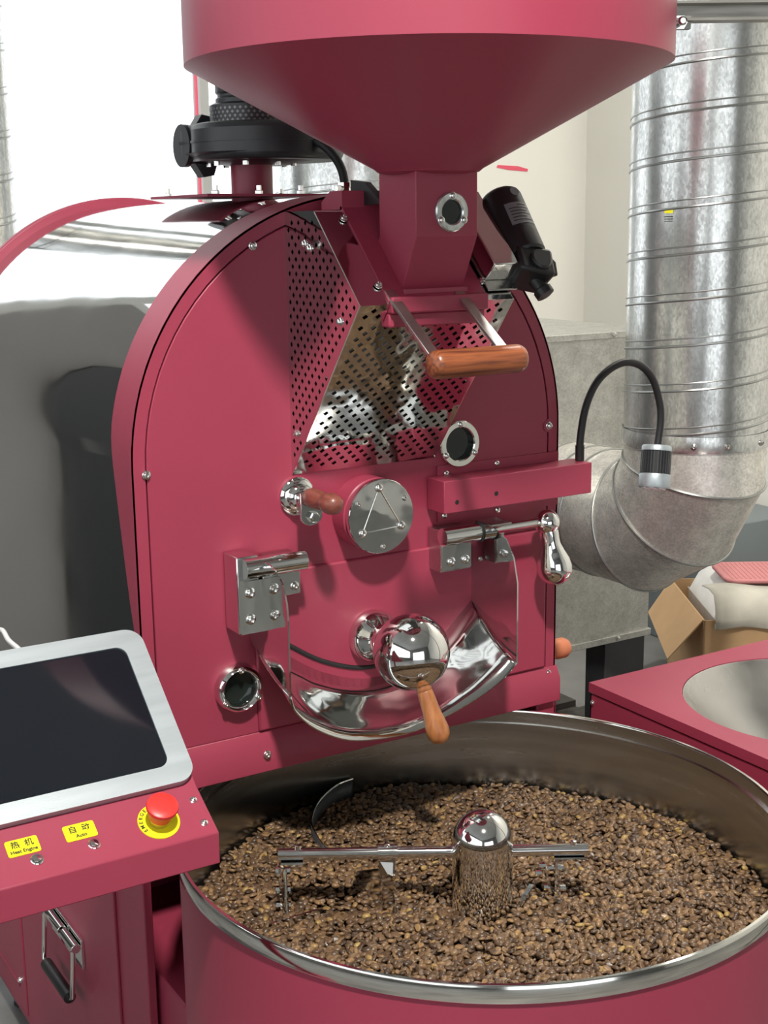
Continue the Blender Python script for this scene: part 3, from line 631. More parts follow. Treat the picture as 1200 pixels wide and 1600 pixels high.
# ================================================================== COOLING TRAY
TX, TY, TR, TZ = 0.0, -0.361, 0.497, 0.7485
BEAN_Z = 0.594
T = thing('cooling_tray', 'round crimson cooling tray with polished steel rim in front of the roaster', 'tray', (TX, TY, 0.41))
obj('tray_shell', lathe([(TR-0.003,0.412),(TR-0.003,0.7215),(TR-0.0045,0.7215),(TR-0.0045,0.412)], (TX,TY,0), (0,0,1), 128, False, False), red, T)
obj('rim_band', lathe([(TR-0.010,0.7215),(TR+0.001,0.7215),(TR+0.002,0.723),(TR+0.002,TZ-0.002),(TR+0.0005,TZ),(TR-0.004,TZ),(TR-0.005,TZ-0.002),(TR-0.005,0.7215)], (TX,TY,0), (0,0,1), 160, False, False), steel_rim, T)
obj('inner_wall', lathe([(TR-0.0055,TZ-0.003),(TR-0.0075,0.56)], (TX,TY,0), (0,0,1), 128, False, False), steel_brushed, T)
obj('tray_floor', lathe([(TR-0.013,0.545),(TR-0.013,0.555)], (TX,TY,0), (0,0,1), 96), steel_dark, T)
# ---- stirrer
S = thing('tray_stirrer', 'polished domed hub with a horizontal stirring arm and paddles among the beans', 'stirrer', (TX, TY, 0.56))
hubp = [(0.050,0.0),(0.050,0.150)] + [(0.050*math.cos(a), 0.150+0.050*math.sin(a)) for a in np.linspace(0.12, PI/2-0.01, 12)]
obj('hub', lathe(hubp, (TX,TY,0.556), (0,0,1), 56, False, True), chrome, S)
ad = Vector((0.437,-0.261,0)).normalized(); ap = Vector((-ad.y, ad.x, 0)); RZ = 0.686
def arm(s, t=0.0, z=0.0): return Vector((TX,TY,RZ)) + ad*s + ap*t + Vector((0,0,z))
am = obj('arm', cyl(arm(-0.336), arm(0.174), 0.0098, n=28), chrome, S)
obj('arm_collar', cyl(arm(-0.172), arm(-0.140), 0.0140, n=28), chrome, am)
for s_ in (-0.304, -0.157, 0.150): obj('set_screw', lathe([(0.005,0),(0.005,0.006),(0.003,0.007)], arm(s_, 0, 0.0095), (0,0,1), 10), zinc, am)
def plate(pts, t): 
    # pts: quad corners, thickness along normal
    pts = [Vector(p) for p in pts]; n = (pts[1]-pts[0]).cross(pts[2]-pts[0]).normalized()*t*0.5; k = len(pts)
    V = [tuple(p-n) for p in pts]+[tuple(p+n) for p in pts]
    return V, [tuple(range(k))[::-1], tuple(range(k,2*k))] + [(i,(i+1)%k,k+(i+1)%k,k+i) for i in range(k)]
def nut(p, d, r=0.006): return lathe([(r,-0.005),(r,0.005)], p, d, 6)
# left paddle hanger
pl = obj('paddle_hanger', join(plate([arm(-0.332,0,-0.012), arm(-0.296,0,-0.012), arm(-0.296,-0.018,-0.012), arm(-0.332,-0.018,-0.012)], 0.004), plate([arm(-0.334,-0.002,-0.012), arm(-0.334,-0.016,-0.012), arm(-0.332,-0.022,-0.092), arm(-0.332,-0.010,-0.092)], 0.004)), chrome, S)
for (t_, z_) in ((-0.006,-0.026),(-0.013,-0.056),(-0.016,-0.082)):
    for q in (-0.006, 0.008): obj('hanger_nut', nut(arm(-0.330+q, t_, z_), ad), chrome, pl, angle=20)
obj('hanger_rod', cyl(arm(-0.326,-0.010,-0.02), arm(-0.322,-0.034,-0.098), 0.0032, n=8), chrome, pl)
obj('paddle', plate([arm(-0.345,-0.070,-0.084), arm(-0.275,-0.030,-0.084), arm(-0.255,-0.018,-0.092), arm(-0.255,-0.018,-0.115), arm(-0.345,-0.070,-0.115)], 0.003), steel_mirror, pl)
# middle plough blade
mb = obj('plough_blade', plate([arm(-0.212,0.066,-0.066), arm(-0.172,0.012,-0.034), arm(-0.146,-0.024,-0.030), arm(-0.143,-0.028,-0.110), arm(-0.217,0.073,-0.110)], 0.003), steel_mirror, S)
obj('blade_strap', plate([arm(-0.172,-0.002,-0.010), arm(-0.144,-0.006,-0.010), arm(-0.146,-0.022,-0.048), arm(-0.168,0.004,-0.048)], 0.003), steel_dark, mb)
# right hanger
pr_ = obj('paddle_hanger', join(plate([arm(0.118,0,-0.012), arm(0.168,0,-0.012), arm(0.168,-0.014,-0.012), arm(0.118,-0.014,-0.012)], 0.004), plate([arm(0.122,-0.002,-0.012), arm(0.130,-0.004,-0.012), arm(0.128,-0.014,-0.082), arm(0.118,-0.012,-0.082)], 0.004)), chrome, S)
for (s_, z_) in ((0.098,-0.024),(0.112,-0.028),(0.092,-0.037),(0.106,-0.062),(0.128,-0.028),(0.132,-0.064)): obj('hanger_nut', nut(arm(s_, -0.008, z_), ad, 0.005), chrome, pr_, angle=20)
obj('hanger_rod', cyl(arm(0.100,-0.004,-0.02), arm(0.112,-0.010,-0.070), 0.003, n=8), chrome, pr_)
obj('paddle', plate([arm(0.056,-0.022,-0.086), arm(0.062,-0.026,-0.086), arm(0.086,0.006,-0.066), arm(0.080,0.010,-0.066)], 0.003), steel_mirror, pr_)
# curved scoop blade near the far wall
cpl = catmull([(0.032,0.121,0.630),(-0.0027,0.1144,0.630),(-0.0456,0.0887,0.630),(-0.0802,0.0613,0.628),(-0.1047,0.0341,0.624),(-0.1203,0.0107,0.618),(-0.1260,-0.0118,0.612),(-0.1259,-0.0355,0.602),(-0.118,-0.052,0.590)], 6)
obj('curved_scoop', loft([[(p.x,p.y,p.z) for p in cpl], [(p.x,p.y,0.56) for p in cpl]]), black_metal, S, solid=0.0025)  # black here puts the shadow on the steel blade into its colour
obj('scoop_edge', tube(cpl, 0.0016, 6), steel_rim, S)

# ---- beans
def bean_shape(nr=5, na=8):
    V, F = [(-1,0,0)], []
    for i in range(1, nr+1):
        t = PI*i/(nr+1); x = -math.cos(t); rr = math.sin(t)**0.8
        for k in range(na):
            a = 2*PI*k/na; y = math.cos(a)*rr*0.74; z = math.sin(a)*rr*0.60
            if z < 0: z *= 0.50
            if k == int(na*0.75): z = 0.02*rr
            V.append((x,y,z))
    V.append((1,0,0)); n = len(V)
    for k in range(na):
        k2 = (k+1) % na; F.append((0, 1+k2, 1+k)); F.append((n-1, 1+(nr-1)*na+k, 1+(nr-1)*na+k2))
        for i in range(nr-1): F.append((1+i*na+k, 1+i*na+k2, 1+(i+1)*na+k2, 1+(i+1)*na+k))
    return np.array(V), F
BV, BF = bean_shape()
def bean_h(x, y):
    h = BEAN_Z + 0.004*np.sin(9*x+1.3)*np.cos(8*y) + 0.003*np.sin(23*x-14*y) + 0.002*np.sin(40*x+31*y)
    for (px, py, sx, d) in ((-0.245,-0.185,0.030,-0.016),(-0.205,-0.205,0.030,-0.018),(-0.165,-0.235,0.028,-0.016),(-0.125,-0.29,0.025,-0.010),(-0.155,-0.27,0.02,-0.008),(-0.06,-0.285,0.03,-0.012),(-0.03,-0.31,0.03,-0.014),(0.12,-0.375,0.022,-0.014),(0.16,-0.42,0.02,-0.012),(0.17,-0.50,0.03,0.004)):
        h = h + d*np.exp(-((x-px)**2+(y-py)**2)/(2*sx*sx))
    return h
sp_ = 0.0117; pts = []
for lay, dz in ((0, 0.0), (1, -0.0042)):
    ny = int(2*TR/(sp_*0.866))+2
    for j in range(-ny//2-1, ny//2+2):
        for i in range(-int(TR/sp_)-2, int(TR/sp_)+3):
            x = (i + 0.5*(j % 2) + 0.37*lay)*sp_; y = (j + 0.33*lay)*sp_*0.866
            pts.append((x, y, lay, dz))
pts = np.array(pts); pts[:, :2] += rng.normal(0, sp_*0.20, (len(pts), 2))
rad = np.hypot(pts[:,0], pts[:,1]); pts = pts[(rad < TR-0.014) & (rad > 0.053)]
X = pts[:,0]+TX; Y = pts[:,1]+TY; N = len(pts)
Z = bean_h(X, Y) + pts[:,3] + rng.normal(0, 0.0013, N)
len_ = 0.0073*(1+rng.normal(0, 0.09, N))
yaw = rng.uniform(0, 2*PI, N); roll = np.where(rng.random(N) < 0.6, 0, PI) + rng.normal(0, 0.5, N); pit = rng.normal(0, 0.25, N)
def rotm(yaw, pit, roll):
    cy, sy, cp, sp2, cr, sr = np.cos(yaw), np.sin(yaw), np.cos(pit), np.sin(pit), np.cos(roll), np.sin(roll)
    Rm = np.empty((len(yaw), 3, 3))
    Rm[:,0,0]=cy*cp; Rm[:,0,1]=cy*sp2*sr-sy*cr; Rm[:,0,2]=cy*sp2*cr+sy*sr
    Rm[:,1,0]=sy*cp; Rm[:,1,1]=sy*sp2*sr+cy*cr; Rm[:,1,2]=sy*sp2*cr-cy*sr
    Rm[:,2,0]=-sp2; Rm[:,2,1]=cp*sr; Rm[:,2,2]=cp*cr
    return Rm
RM = rotm(yaw, pit, roll)
# the 300 beans that show largest: nearest visible ones of the top layer
cp_ = np.array(CAMPOS); t_ = (TZ-cp_[2])/(Z-cp_[2]); ix = cp_[0]+(X-cp_[0])*t_; iy = cp_[1]+(Y-cp_[1])*t_
vis = (np.hypot(ix-TX, iy-TY) < TR-0.010) & (pts[:,2] == 0)
# and inside the frame
dvec = np.stack([X,Y,Z],1)-cp_; uu = 600+2086.5*(dvec@np.array(CA))/(dvec@np.array(CF)); vv = 800-2086.5*(dvec@np.array(CB))/(dvec@np.array(CF))
vis &= (uu > 5) & (uu < 1195) & (vv < 1595)
dist = np.linalg.norm(dvec, axis=1); dist[~vis] = 1e9
near = np.argsort(dist)[:300]; isnear = np.zeros(N, bool); isnear[near] = True
rest = np.where(~isnear)[0]
nb = len(BV); allv = np.einsum('nij,kj->nki', RM[rest], BV)*len_[rest][:,None,None] + np.stack([X,Y,Z],1)[rest][:,None,:]
allv = allv.reshape(-1,3)
loops = np.array([i for f in BF for i in f]); lens = np.array([len(f) for f in BF])
me = bpy.data.meshes.new('coffee_beans'); nR = len(rest)
me.vertices.add(nR*nb); me.vertices.foreach_set('co', allv.astype(np.float32).ravel())
li = (loops[None,:] + (np.arange(nR)*nb)[:,None]).ravel(); me.loops.add(len(li)); me.loops.foreach_set('vertex_index', li.astype(np.int32))
ls = np.tile(lens, nR); st = np.concatenate([[0], np.cumsum(ls)[:-1]]); me.polygons.add(len(ls)); me.polygons.foreach_set('loop_start', st.astype(np.int32))
try: me.polygons.foreach_set('loop_total', ls.astype(np.int32))
except Exception: pass
me.polygons.foreach_set('use_smooth', np.ones(len(ls), bool)); me.update(calc_edges=True); me.validate()
me.materials.append(bean_m)
bo = bpy.data.objects.new('coffee_beans', me); COL.objects.link(bo); tag(bo, 'deep bed of brown roasted coffee beans filling the round tray', 'coffee beans', kind='stuff')
bm1 = bpy.data.meshes.new('coffee_bean'); bm1.from_pydata([tuple(v) for v in BV], [], BF)
for p in bm1.polygons: p.use_smooth = True
bm1.materials.append(bean_m)
for i in near:
    o = bpy.data.objects.new('coffee_bean', bm1); COL.objects.link(o)
    Mx = Matrix(RM[i].tolist()).to_4x4(); o.matrix_world = Matrix.Translation((X[i],Y[i],Z[i])) @ Mx @ Matrix.Scale(float(len_[i]), 4)
    tag(o, 'single brown roasted coffee bean lying just behind the near rim of the tray', 'coffee bean', 'front row of roasted coffee beans by the near tray rim')
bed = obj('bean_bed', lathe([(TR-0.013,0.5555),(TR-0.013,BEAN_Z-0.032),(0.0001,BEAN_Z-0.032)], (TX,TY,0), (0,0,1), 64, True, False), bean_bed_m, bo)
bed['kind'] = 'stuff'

# ================================================================== CONTROL CONSOLE
C = thing('control_console', 'sloping crimson control console with a dark touchscreen and push buttons', 'control console', (-0.85, -0.3, 0.855))
cxr, cxl = -0.516, -1.16
prof = [(-0.4724,0.8545),(-0.4724,0.900),(-0.402,0.9405),(-0.205,1.102),(-0.165,1.080),(-0.165,0.8545)]
obj('housing', prism(prof, fx, cxl, cxr), red, C, bevel=0.0018)
sA = Vector((0,-0.3985,0.9435)); sd_ = Vector((0, 0.199, 0.1635)); sL = sd_.length; sd_.normalize(); sn = Vector((0,-sd_.z, sd_.y))
if sn.z < 0: sn = -sn
def scr(x, s, n): q = sA + sd_*s + sn*n; return (x, q.y, q.z)
fo_, fi_ = rrect(-1.10, cxr+0.001, 0.002, 0.262, 0.026, 8), rrect(-1.072, cxr-0.030, 0.030, 0.234, 0.016, 8)
k_ = len(fo_); Vb = [scr(a,b,0.012) for a,b in fo_]+[scr(a,b,0.012) for a,b in fi_]+[scr(a,b,0.0) for a,b in fo_]+[scr(a,b,0.004) for a,b in fi_]
Fb = []
for i in range(k_):
    j = (i+1)%k_; Fb += [(i,j,k_+j,k_+i),(2*k_+i,2*k_+j,j,i),(k_+i,k_+j,3*k_+j,3*k_+i)]
obj('bezel', (Vb, Fb), alu, C)
obj('screen', prism(fi_, lambda a,b,d: scr(a,b,d), 0.004, 0.0095), screen_m, C)
# top strip with labels and buttons (30 degree face)
tA = Vector((0,-0.4724,0.900)); td = Vector((0,0.0704,0.0405)).normalized(); tn = Vector((0,-td.z,td.y))
def top(x, s, n=0.0): q = tA + td*s + tn*n; return Vector((x, q.y, q.z))
def topM(x, s, n, rot=0.0):
    Rm = Matrix(((1,0,0),(0,td.y,tn.y),(0,td.z,tn.z))).to_4x4()
    return Matrix.Translation(top(x,s,n)) @ Rm @ Matrix.Rotation(rot, 4, 'Z')
for (x, s, cn, en) in ((-0.768,0.0535,'热  机','Heat Engine'), (-0.692,0.055,'自  动','Auto')):
    lb = obj('button_label', prism(rrect(-0.021,0.021,-0.0125,0.0125,0.003,3), lambda a,b,d,x=x,s=s: tuple(top(x+a, s+b, d)), 0.0, 0.0012), yellow, C)
    text(lb, cn, 0.0115, ink, topM(x, s+0.0038, 0.0014)); text(lb, en, 0.0072, ink, topM(x, s-0.0065, 0.0014))
    pb = obj('push_button', lathe([(0.0085,0),(0.0085,0.002),(0.0075,0.003),(0.006,0.003),(0.006,0.0022),(0.0055,0.0022),(0.0052,0.004),(0.0001,0.0044)], top(x+0.011, s-0.0245, 0), tn, 24), chrome, C)
es = obj('emergency_stop', lathe([(0.0285,0),(0.0285,0.0016),(0.020,0.0018)], top(-0.588,0.040,0), tn, 40), yellow, C)
obj('stop_collar', lathe([(0.0135,0.0016),(0.0135,0.014)], top(-0.588,0.040,0), tn, 28), brass, es)
obj('stop_mushroom', lathe([(0.0155,0.012),(0.017,0.020),(0.0185,0.026),(0.021,0.029),(0.0218,0.032),(0.021,0.0352),(0.018,0.0368),(0.009,0.0374),(0.0001,0.0376)], top(-0.588,0.040,0), tn, 40, True, False), ered, es)
for k, chh in enumerate('EMERGENCY'):
    a = math.radians(205 - 16.5*k); text(es, chh, 0.0072, ink, topM(-0.588+0.0240*math.cos(a), 0.040+0.0240*math.sin(a), 0.0019, a-PI/2))
for p in ((-0.530,0.060),(-0.530,0.020)): screw(C, top(*p), tn, 0.0042)
# pale cable leaving the console behind the screen
obj('console_cable', tube(catmull([(-0.672,-0.175,1.045),(-0.664,-0.12,1.078),(-0.652,0.0,1.068),(-0.636,0.12,1.052),(-0.62,0.35,0.95),(-0.60,0.6,0.55),(-0.59,0.8,FZ+0.10),(-0.60,1.0,FZ+0.008)], 8), 0.004, 10), white_p, C)
# leg of the console (outside the picture)
obj('console_post', box(-1.12,-1.04,-0.34,-0.26,FZ+0.02,0.8545), red, C, bevel=0.004)
obj('console_foot', box(-1.20,-0.96,-0.44,-0.16,FZ,FZ+0.02), red, C, bevel=0.003)

# ================================================================== SECOND UNIT (table with steel funnel)
U = thing('funnel_table', 'crimson cabinet with a round steel funnel sunk in its top, behind the tray', 'cabinet', (1.0,-0.2,FZ))
UX0, UX1, UY0, UY1, UZ = 0.655, 1.36, -0.56, 0.15, 0.70
pc = (0.985,-0.195); prr = 0.275
rr_ = rrect(UX0, UX1, UY0, UY1, 0.003, 2)
nc = 96; circ = [(pc[0]+prr*math.cos(2*PI*k/nc), pc[1]+prr*math.sin(2*PI*k/nc)) for k in range(nc)]
def sq(k):
    a = 2*PI*k/nc; c, s = math.cos(a), math.sin(a); t = min(((UX1-pc[0]) if c > 0 else (pc[0]-UX0))/max(abs(c),1e-6), ((UY1-pc[1]) if s > 0 else (pc[1]-UY0))/max(abs(s),1e-6))
    return (pc[0]+c*t, pc[1]+s*t)
angs = sorted([2*PI*k/nc for k in range(nc)] + [math.atan2(y-pc[1], x-pc[0]) % (2*PI) for x in (UX0,UX1) for y in (UY0,UY1)])
def sqa(a):
    c, s = math.cos(a), math.sin(a); t = min(((UX1-pc[0]) if c > 0 else (pc[0]-UX0))/max(abs(c),1e-6), ((UY1-pc[1]) if s > 0 else (pc[1]-UY0))/max(abs(s),1e-6)); return (pc[0]+c*t, pc[1]+s*t)
na_ = len(angs); ci = [(pc[0]+prr*math.cos(a), pc[1]+prr*math.sin(a)) for a in angs]; so = [sqa(a) for a in angs]
Vt = [(x,y,UZ) for x,y in ci]+[(x,y,UZ) for x,y in so]+[(x,y,UZ-0.022) for x,y in so]+[(x,y,UZ-0.022) for x,y in ci]
Ft = []
for i in range(na_):
    j = (i+1)%na_; Ft += [(i,j,na_+j,na_+i),(na_+i,na_+j,2*na_+j,2*na_+i),(2*na_+i,2*na_+j,3*na_+j,3*na_+i),(3*na_+i,3*na_+j,j,i)]
obj('top_plate', (Vt, Ft), red, U, angle=30)
obj('funnel_bowl', lathe([(prr+0.006,UZ-0.022),(prr-0.001,UZ-0.002),(prr-0.004,UZ-0.004),(0.20,UZ-0.10),(0.10,UZ-0.19),(0.06,UZ-0.22)], (pc[0],pc[1],0), (0,0,1), 72, False, True), steel_dark, U)
obj('cabinet_body', join(box(UX0+0.003,UX0+0.006,UY0+0.003,UY1-0.003,FZ+0.06,UZ-0.026), box(UX1-0.006,UX1-0.003,UY0+0.003,UY1-0.003,FZ+0.06,UZ-0.026), box(UX0+0.003,UX1-0.003,UY0+0.003,UY0+0.006,FZ+0.06,UZ-0.026), box(UX0+0.003,UX1-0.003,UY1-0.006,UY1-0.003,FZ+0.06,UZ-0.026), box(UX0+0.003,UX1-0.003,UY0+0.003,UY1-0.003,FZ+0.05,FZ+0.06)), red, U)
for x in (UX0+0.05,UX1-0.05):
    for y in (UY0+0.05,UY1-0.05): obj('foot', lathe([(0.03,0),(0.03,0.012),(0.012,0.016),(0.012,0.06)], (x,y,FZ), (0,0,1), 14), black_metal, U)
screw(U, (UX0+0.003, UY1-0.012, UZ-0.045), (-1,0.3,0), 0.005)

# ================================================================== VENTILATION DUCT WITH ELBOW, right
def spiral_duct(parent, cx, cy, r, z0, z1, pitch, mat, n=72, seam_r=0.0035, ph=0.0):
    p = obj('spiral_pipe', lathe([(r,z0),(r,z1)], (cx,cy,0), (0,0,1), n, False, False), mat, parent)
    for off, sr in ((0.0, seam_r), (0.16, seam_r*0.6)):
        turns = (z1-z0)/pitch; k = int(turns*48); path = []
        for i in range(k):
            a = 2*PI*i/48; path.append((cx+(r+0.0005)*math.cos(a+ph), cy+(r+0.0005)*math.sin(a+ph), z0+pitch*(i/48)+off*pitch))
        obj('spiral_seam', tube([q for q in path if q[2] < z1], sr, 6), seam_m, p)
    return p
D = thing('ventilation_duct', 'large galvanised spiral duct with a mitred elbow entering the sheet metal box', 'duct', (1.55, 0.95, 0.6))
DXC, DYC, DR = 1.55, 0.76, 0.203
spiral_duct(D, DXC, DYC, DR, 1.092, CEIL-0.002, 0.122, galv, ph=2.2)
obj('collar', lathe([(DR+0.004,1.072),(DR+0.005,1.078),(DR+0.005,1.105),(DR+0.003,1.118)], (DXC,DYC,0), (0,0,1), 72, False, False), galv, D)
for a in (195, 225, 250, 285, 330, 20, 90): screw(D, (DXC+(DR+0.005)*math.cos(math.radians(a)), DYC+(DR+0.005)*math.sin(math.radians(a)), 1.092), (math.cos(math.radians(a)), math.sin(math.radians(a)), 0), 0.007, steel_dark)
# mitred gores: centreline bends from -z to +y
Rb, ZP = 0.27, 0.80
c0 = Vector((DXC, DYC+Rb, ZP+Rb))
def cen(th): return c0 + Vector((0,-math.cos(th),-math.sin(th)))*Rb
cuts = [math.radians(a) for a in (15, 45, 75)]
def gore_pts(): 
    pts = [Vector((DXC,DYC,1.10))]
    dirs = [math.radians(a) for a in (0,30,60,90)]
    return pts
def ring_cut(th, axis_dir_th, r=DR-0.002, n=56):
    """ellipse where the cylinder along direction axis_dir_th meets the mitre plane at angle th"""
    # cylinder axis passes through polygon vertex at mitre
    rv = Rb/math.cos(math.radians(15)); pv = c0 + Vector((0,-math.cos(th),-math.sin(th)))*rv
    ax = Vector((0, math.sin(axis_dir_th), -math.cos(axis_dir_th))); pn = Vector((0, math.sin(th), -math.cos(th)))
    u = Vector((1,0,0)); v = ax.cross(u); out = []
    for k in range(n):
        a = 2*PI*k/n; q = u*math.cos(a)*r + v*math.sin(a)*r
        t = -(q.dot(pn))/ax.dot(pn); out.append(pv + q + ax*t)
    return out
def straight(p, ax_th, r=DR-0.002, n=56):
    ax = Vector((0, math.sin(ax_th), -math.cos(ax_th))); u = Vector((1,0,0)); v = ax.cross(u)
    return [p + u*math.cos(2*PI*k/n)*r + v*math.sin(2*PI*k/n)*r for k in range(n)]
A0, A1, A2, A3 = (math.radians(a) for a in (0,30,60,90))
segs = [(straight(Vector((DXC,DYC,1.10)), A0), ring_cut(cuts[0], A0)), (ring_cut(cuts[0], A1), ring_cut(cuts[1], A1)), (ring_cut(cuts[1], A2), ring_cut(cuts[2], A2)), (ring_cut(cuts[2], A3), straight(Vector((DXC,1.298,ZP)), A3))]
for a_, b_ in segs:
    rws = [[p.lerp(q, t) for p, q in zip(a_+[a_[0]], b_+[b_[0]])] for t in (0, 0.5, 1)]
    obj('elbow_gore', loft(rws), galv_elbow, D)
for th, ax in ((cuts[0], A1), (cuts[1], A2), (cuts[2], A3)):
    rg_ = ring_cut(th, ax, DR+0.0005); obj('elbow_seam', tube(rg_+[rg_[0]], 0.0035, 6, False), seam_m, D)
for yy in (1.12, 1.20):
    rg_ = straight(Vector((DXC,yy,ZP)), A3, DR); obj('elbow_seam', tube(rg_+[rg_[0]], 0.003, 6, False), seam_m, D)
stk = obj('duct_sticker', lathe([(DR+0.001,1.690),(DR+0.001,1.704)], (DXC,DYC,0), (0,0,1), 72, False, False), yellow, None) if False else None
aa = [math.radians(a) for a in np.linspace(196, 203, 5)]
stp = obj('sticker', loft([[(DXC+(DR+0.0012)*math.cos(a), DYC+(DR+0.0012)*math.sin(a), z) for a in aa] for z in (1.716, 1.726)]), yellow, D, label='small yellow sticker')
for z in (1.694, 1.700, 1.706): obj('sticker_print', loft([[(DXC+(DR+0.0012)*math.cos(a), DYC+(DR+0.0012)*math.sin(a), zz) for a in aa] for zz in (z, z+0.002)]), ink, D)
# ================================================================== GALVANISED BOX
X_ = thing('sheet_metal_box', 'galvanised sheet metal filter box standing on black feet behind the roaster', 'filter box', (1.45,1.8,FZ))
obj('box_body', box(0.95,1.895,1.30,2.03,0.305,1.335), galv_box, X_, bevel=0.003)
obj('lid', box(0.94,1.905,1.288,2.04,1.327,1.349), galv_box, X_, bevel=0.002)
obj('bottom_flange', box(0.945,1.90,1.290,2.035,0.295,0.318), galv_box, X_, bevel=0.002)
obj('box_brace', prism([(1.33,1.02),(1.36,1.03),(1.62,0.90),(1.60,0.875)], fy, 1.292, 1.30), galv_box, X_)
for x in (1.40, 1.70): screw(X_, (x,1.288,1.338), (0,-1,0), 0.007)
for x in (1.45, 1.75): screw(X_, (x,1.290,0.306), (0,-1,0), 0.007)
for (x, y) in ((1.02,1.36),(1.80,1.36),(1.02,1.96),(1.80,1.96)): obj('foot', box(x-0.09,x+0.09,y-0.05,y+0.05,FZ+0.105,0.295), black_metal, X_, bevel=0.003)
PL = thing('timber_pallet', 'dark timber pallet carrying the sheet metal box', 'pallet', (1.45,1.8,FZ))
for i in range(5): obj('plank', box(0.9,1.95,1.22+i*0.175,1.33+i*0.175,FZ+0.08,FZ+0.105), pallet_m, PL)
for x in (0.95,1.425,1.90): obj('bearer', box(x-0.05,x+0.05,1.22,2.03,FZ,FZ+0.08), pallet_m, PL)

# ================================================================== spiral ducts in the background
D2 = thing('background_duct', 'pale galvanised spiral duct rising behind the blower', 'duct', (1.335,2.35,FZ))
spiral_duct(D2, 1.335, 2.35, 0.27, FZ+0.002, CEIL-0.002, 0.13, galv, ph=1.0)
D3 = thing('window_duct', 'galvanised spiral duct cut off by the picture edge before the window', 'duct', (-0.1,2.4,FZ))
spiral_duct(D3, -0.045, 2.4, 0.15, FZ+0.002, CEIL-0.002, 0.13, galv, ph=1.0)

# ================================================================== support beam at top right
bd = Vector((CA.x, CA.y, 0)).normalized(); bn = Vector((-bd.y, bd.x, 0))
BM = thing('support_beam', 'dark steel channel beam bolted beside the hopper', 'beam', (0.75,-0.65,1.98))
b0 = Vector((0,-0.21,0)) + bd*0.30 + bn*0.02
def bpt(s, t, z): q = b0+bd*s+bn*t; return (q.x,q.y,z)
def bbox(s0,s1,t0,t1,z0,z1):
    v = [bpt(s,t,z) for z in (z0,z1) for s,t in ((s0,t0),(s1,t0),(s1,t1),(s0,t1))]
    return v, [(0,3,2,1),(4,5,6,7),(0,1,5,4),(1,2,6,5),(2,3,7,6),(3,0,4,7)]

obj('channel_web', bbox(0.079,1.2,0.0,0.006,1.997,2.026), beam_m, BM)
obj('channel_flange', bbox(0.079,1.2,-0.028,0.0,1.997,2.001), beam_m, BM)
obj('channel_flange', bbox(0.079,1.2,-0.028,0.0,2.022,2.026), beam_m, BM)
obj('beam_bracket', bbox(0.079,0.106,-0.012,0.004,1.987,2.006), beam_m, BM)
bq = b0+bd*0.088+bn*(-0.012)
obj('beam_bolt', join(lathe([(0.011,0),(0.011,0.008)], (bq.x,bq.y,1.9955), -bn, 6), lathe([(0.007,0.008),(0.007,0.024),(0.004,0.027)], (bq.x,bq.y,1.9955), -bn, 14)), chrome, BM, angle=20)
obj('beam_post', join(bbox(1.14,1.2,-0.03,0.03,FZ+0.012,1.997)), beam_m, BM, bevel=0.003)
obj('post_foot', bbox(1.08,1.26,-0.09,0.09,FZ,FZ+0.012), beam_m, BM)

# ================================================================== CARDBOARD BOX and what lies on it
K = Vector((2.394,1.53,0)); e1 = Vector((0.853,-0.522,0)); e2 = Vector((0.522,0.853,0)); KZ = 0.20
def kp(a, b, z): q = K+e1*a+e2*b; return (q.x,q.y,z)
def kbox(a0,a1,b0_,b1,z0,z1):
    v = [kp(a,b,z) for z in (z0,z1) for a,b in ((a0,b0_),(a1,b0_),(a1,b1),(a0,b1))]
    return v, [(0,3,2,1),(4,5,6,7),(0,1,5,4),(1,2,6,5),(2,3,7,6),(3,0,4,7)]
CB_ = thing('cardboard_box', 'open brown cardboard carton with one flap hanging out, under the duct elbow', 'carton', kp(0.3,0.3,FZ))
obj('carton_wall', kbox(0,0.006,0,0.62,FZ,KZ), cardboard, CB_)
obj('carton_wall', kbox(0,0.62,0,0.006,FZ,KZ), cardboard, CB_)
obj('carton_wall', kbox(0.614,0.62,0,0.62,FZ,KZ), cardboard, CB_)
obj('carton_wall', kbox(0,0.62,0.614,0.62,FZ,KZ), cardboard, CB_)
obj('carton_bottom', kbox(0.006,0.614,0.006,0.614,FZ,FZ+0.006), cardboard, CB_)
obj('carton_flap', plate([kp(0,0.01,KZ), kp(0,0.60,KZ), kp(-0.10,0.56,KZ-0.13), kp(-0.125,0.04,KZ-0.165)], 0.005), cardboard, CB_)
obj('carton_flap', plate([kp(0.01,0.004,KZ), kp(0.60,0.004,KZ), kp(0.57,-0.05,KZ-0.10), kp(0.05,-0.05,KZ-0.10)], 0.005), cardboard, CB_) if False else None
# white woven bag lying in the carton
def pillow(a0,a1,b0_,b1,z0,z1,n=14,amp=0.01,seed=1):
    r_ = random.Random(seed); rows = []
    for i in range(n+1):
        row = []
        for j in range(n+1):
            u, v = i/n, j/n; e = (1-(2*u-1)**6)*(1-(2*v-1)**6)
            row.append(kp(a0+(a1-a0)*u, b0_+(b1-b0_)*v, z0+(z1-z0)*e**0.6 + amp*e*(math.sin(9*u+seed)*math.cos(7*v)+r_.uniform(-.2,.2))))
        rows.append(row)
    return loft(rows)
wbg = obj('woven_bag', join(pillow(0.07,0.60,0.10,0.60,KZ-0.03,KZ+0.095), kbox(0.075,0.595,0.105,0.595,FZ+0.007,KZ-0.03)), whitebag, None, angle=60); tag(wbg, 'white woven bag bulging out of the cardboard carton', 'bag')
pk = thing('ribbed_pad', 'pink ribbed rubber pad with a small hole, lying on the white bag', 'pad', kp(0.4,0.3,KZ+0.10))
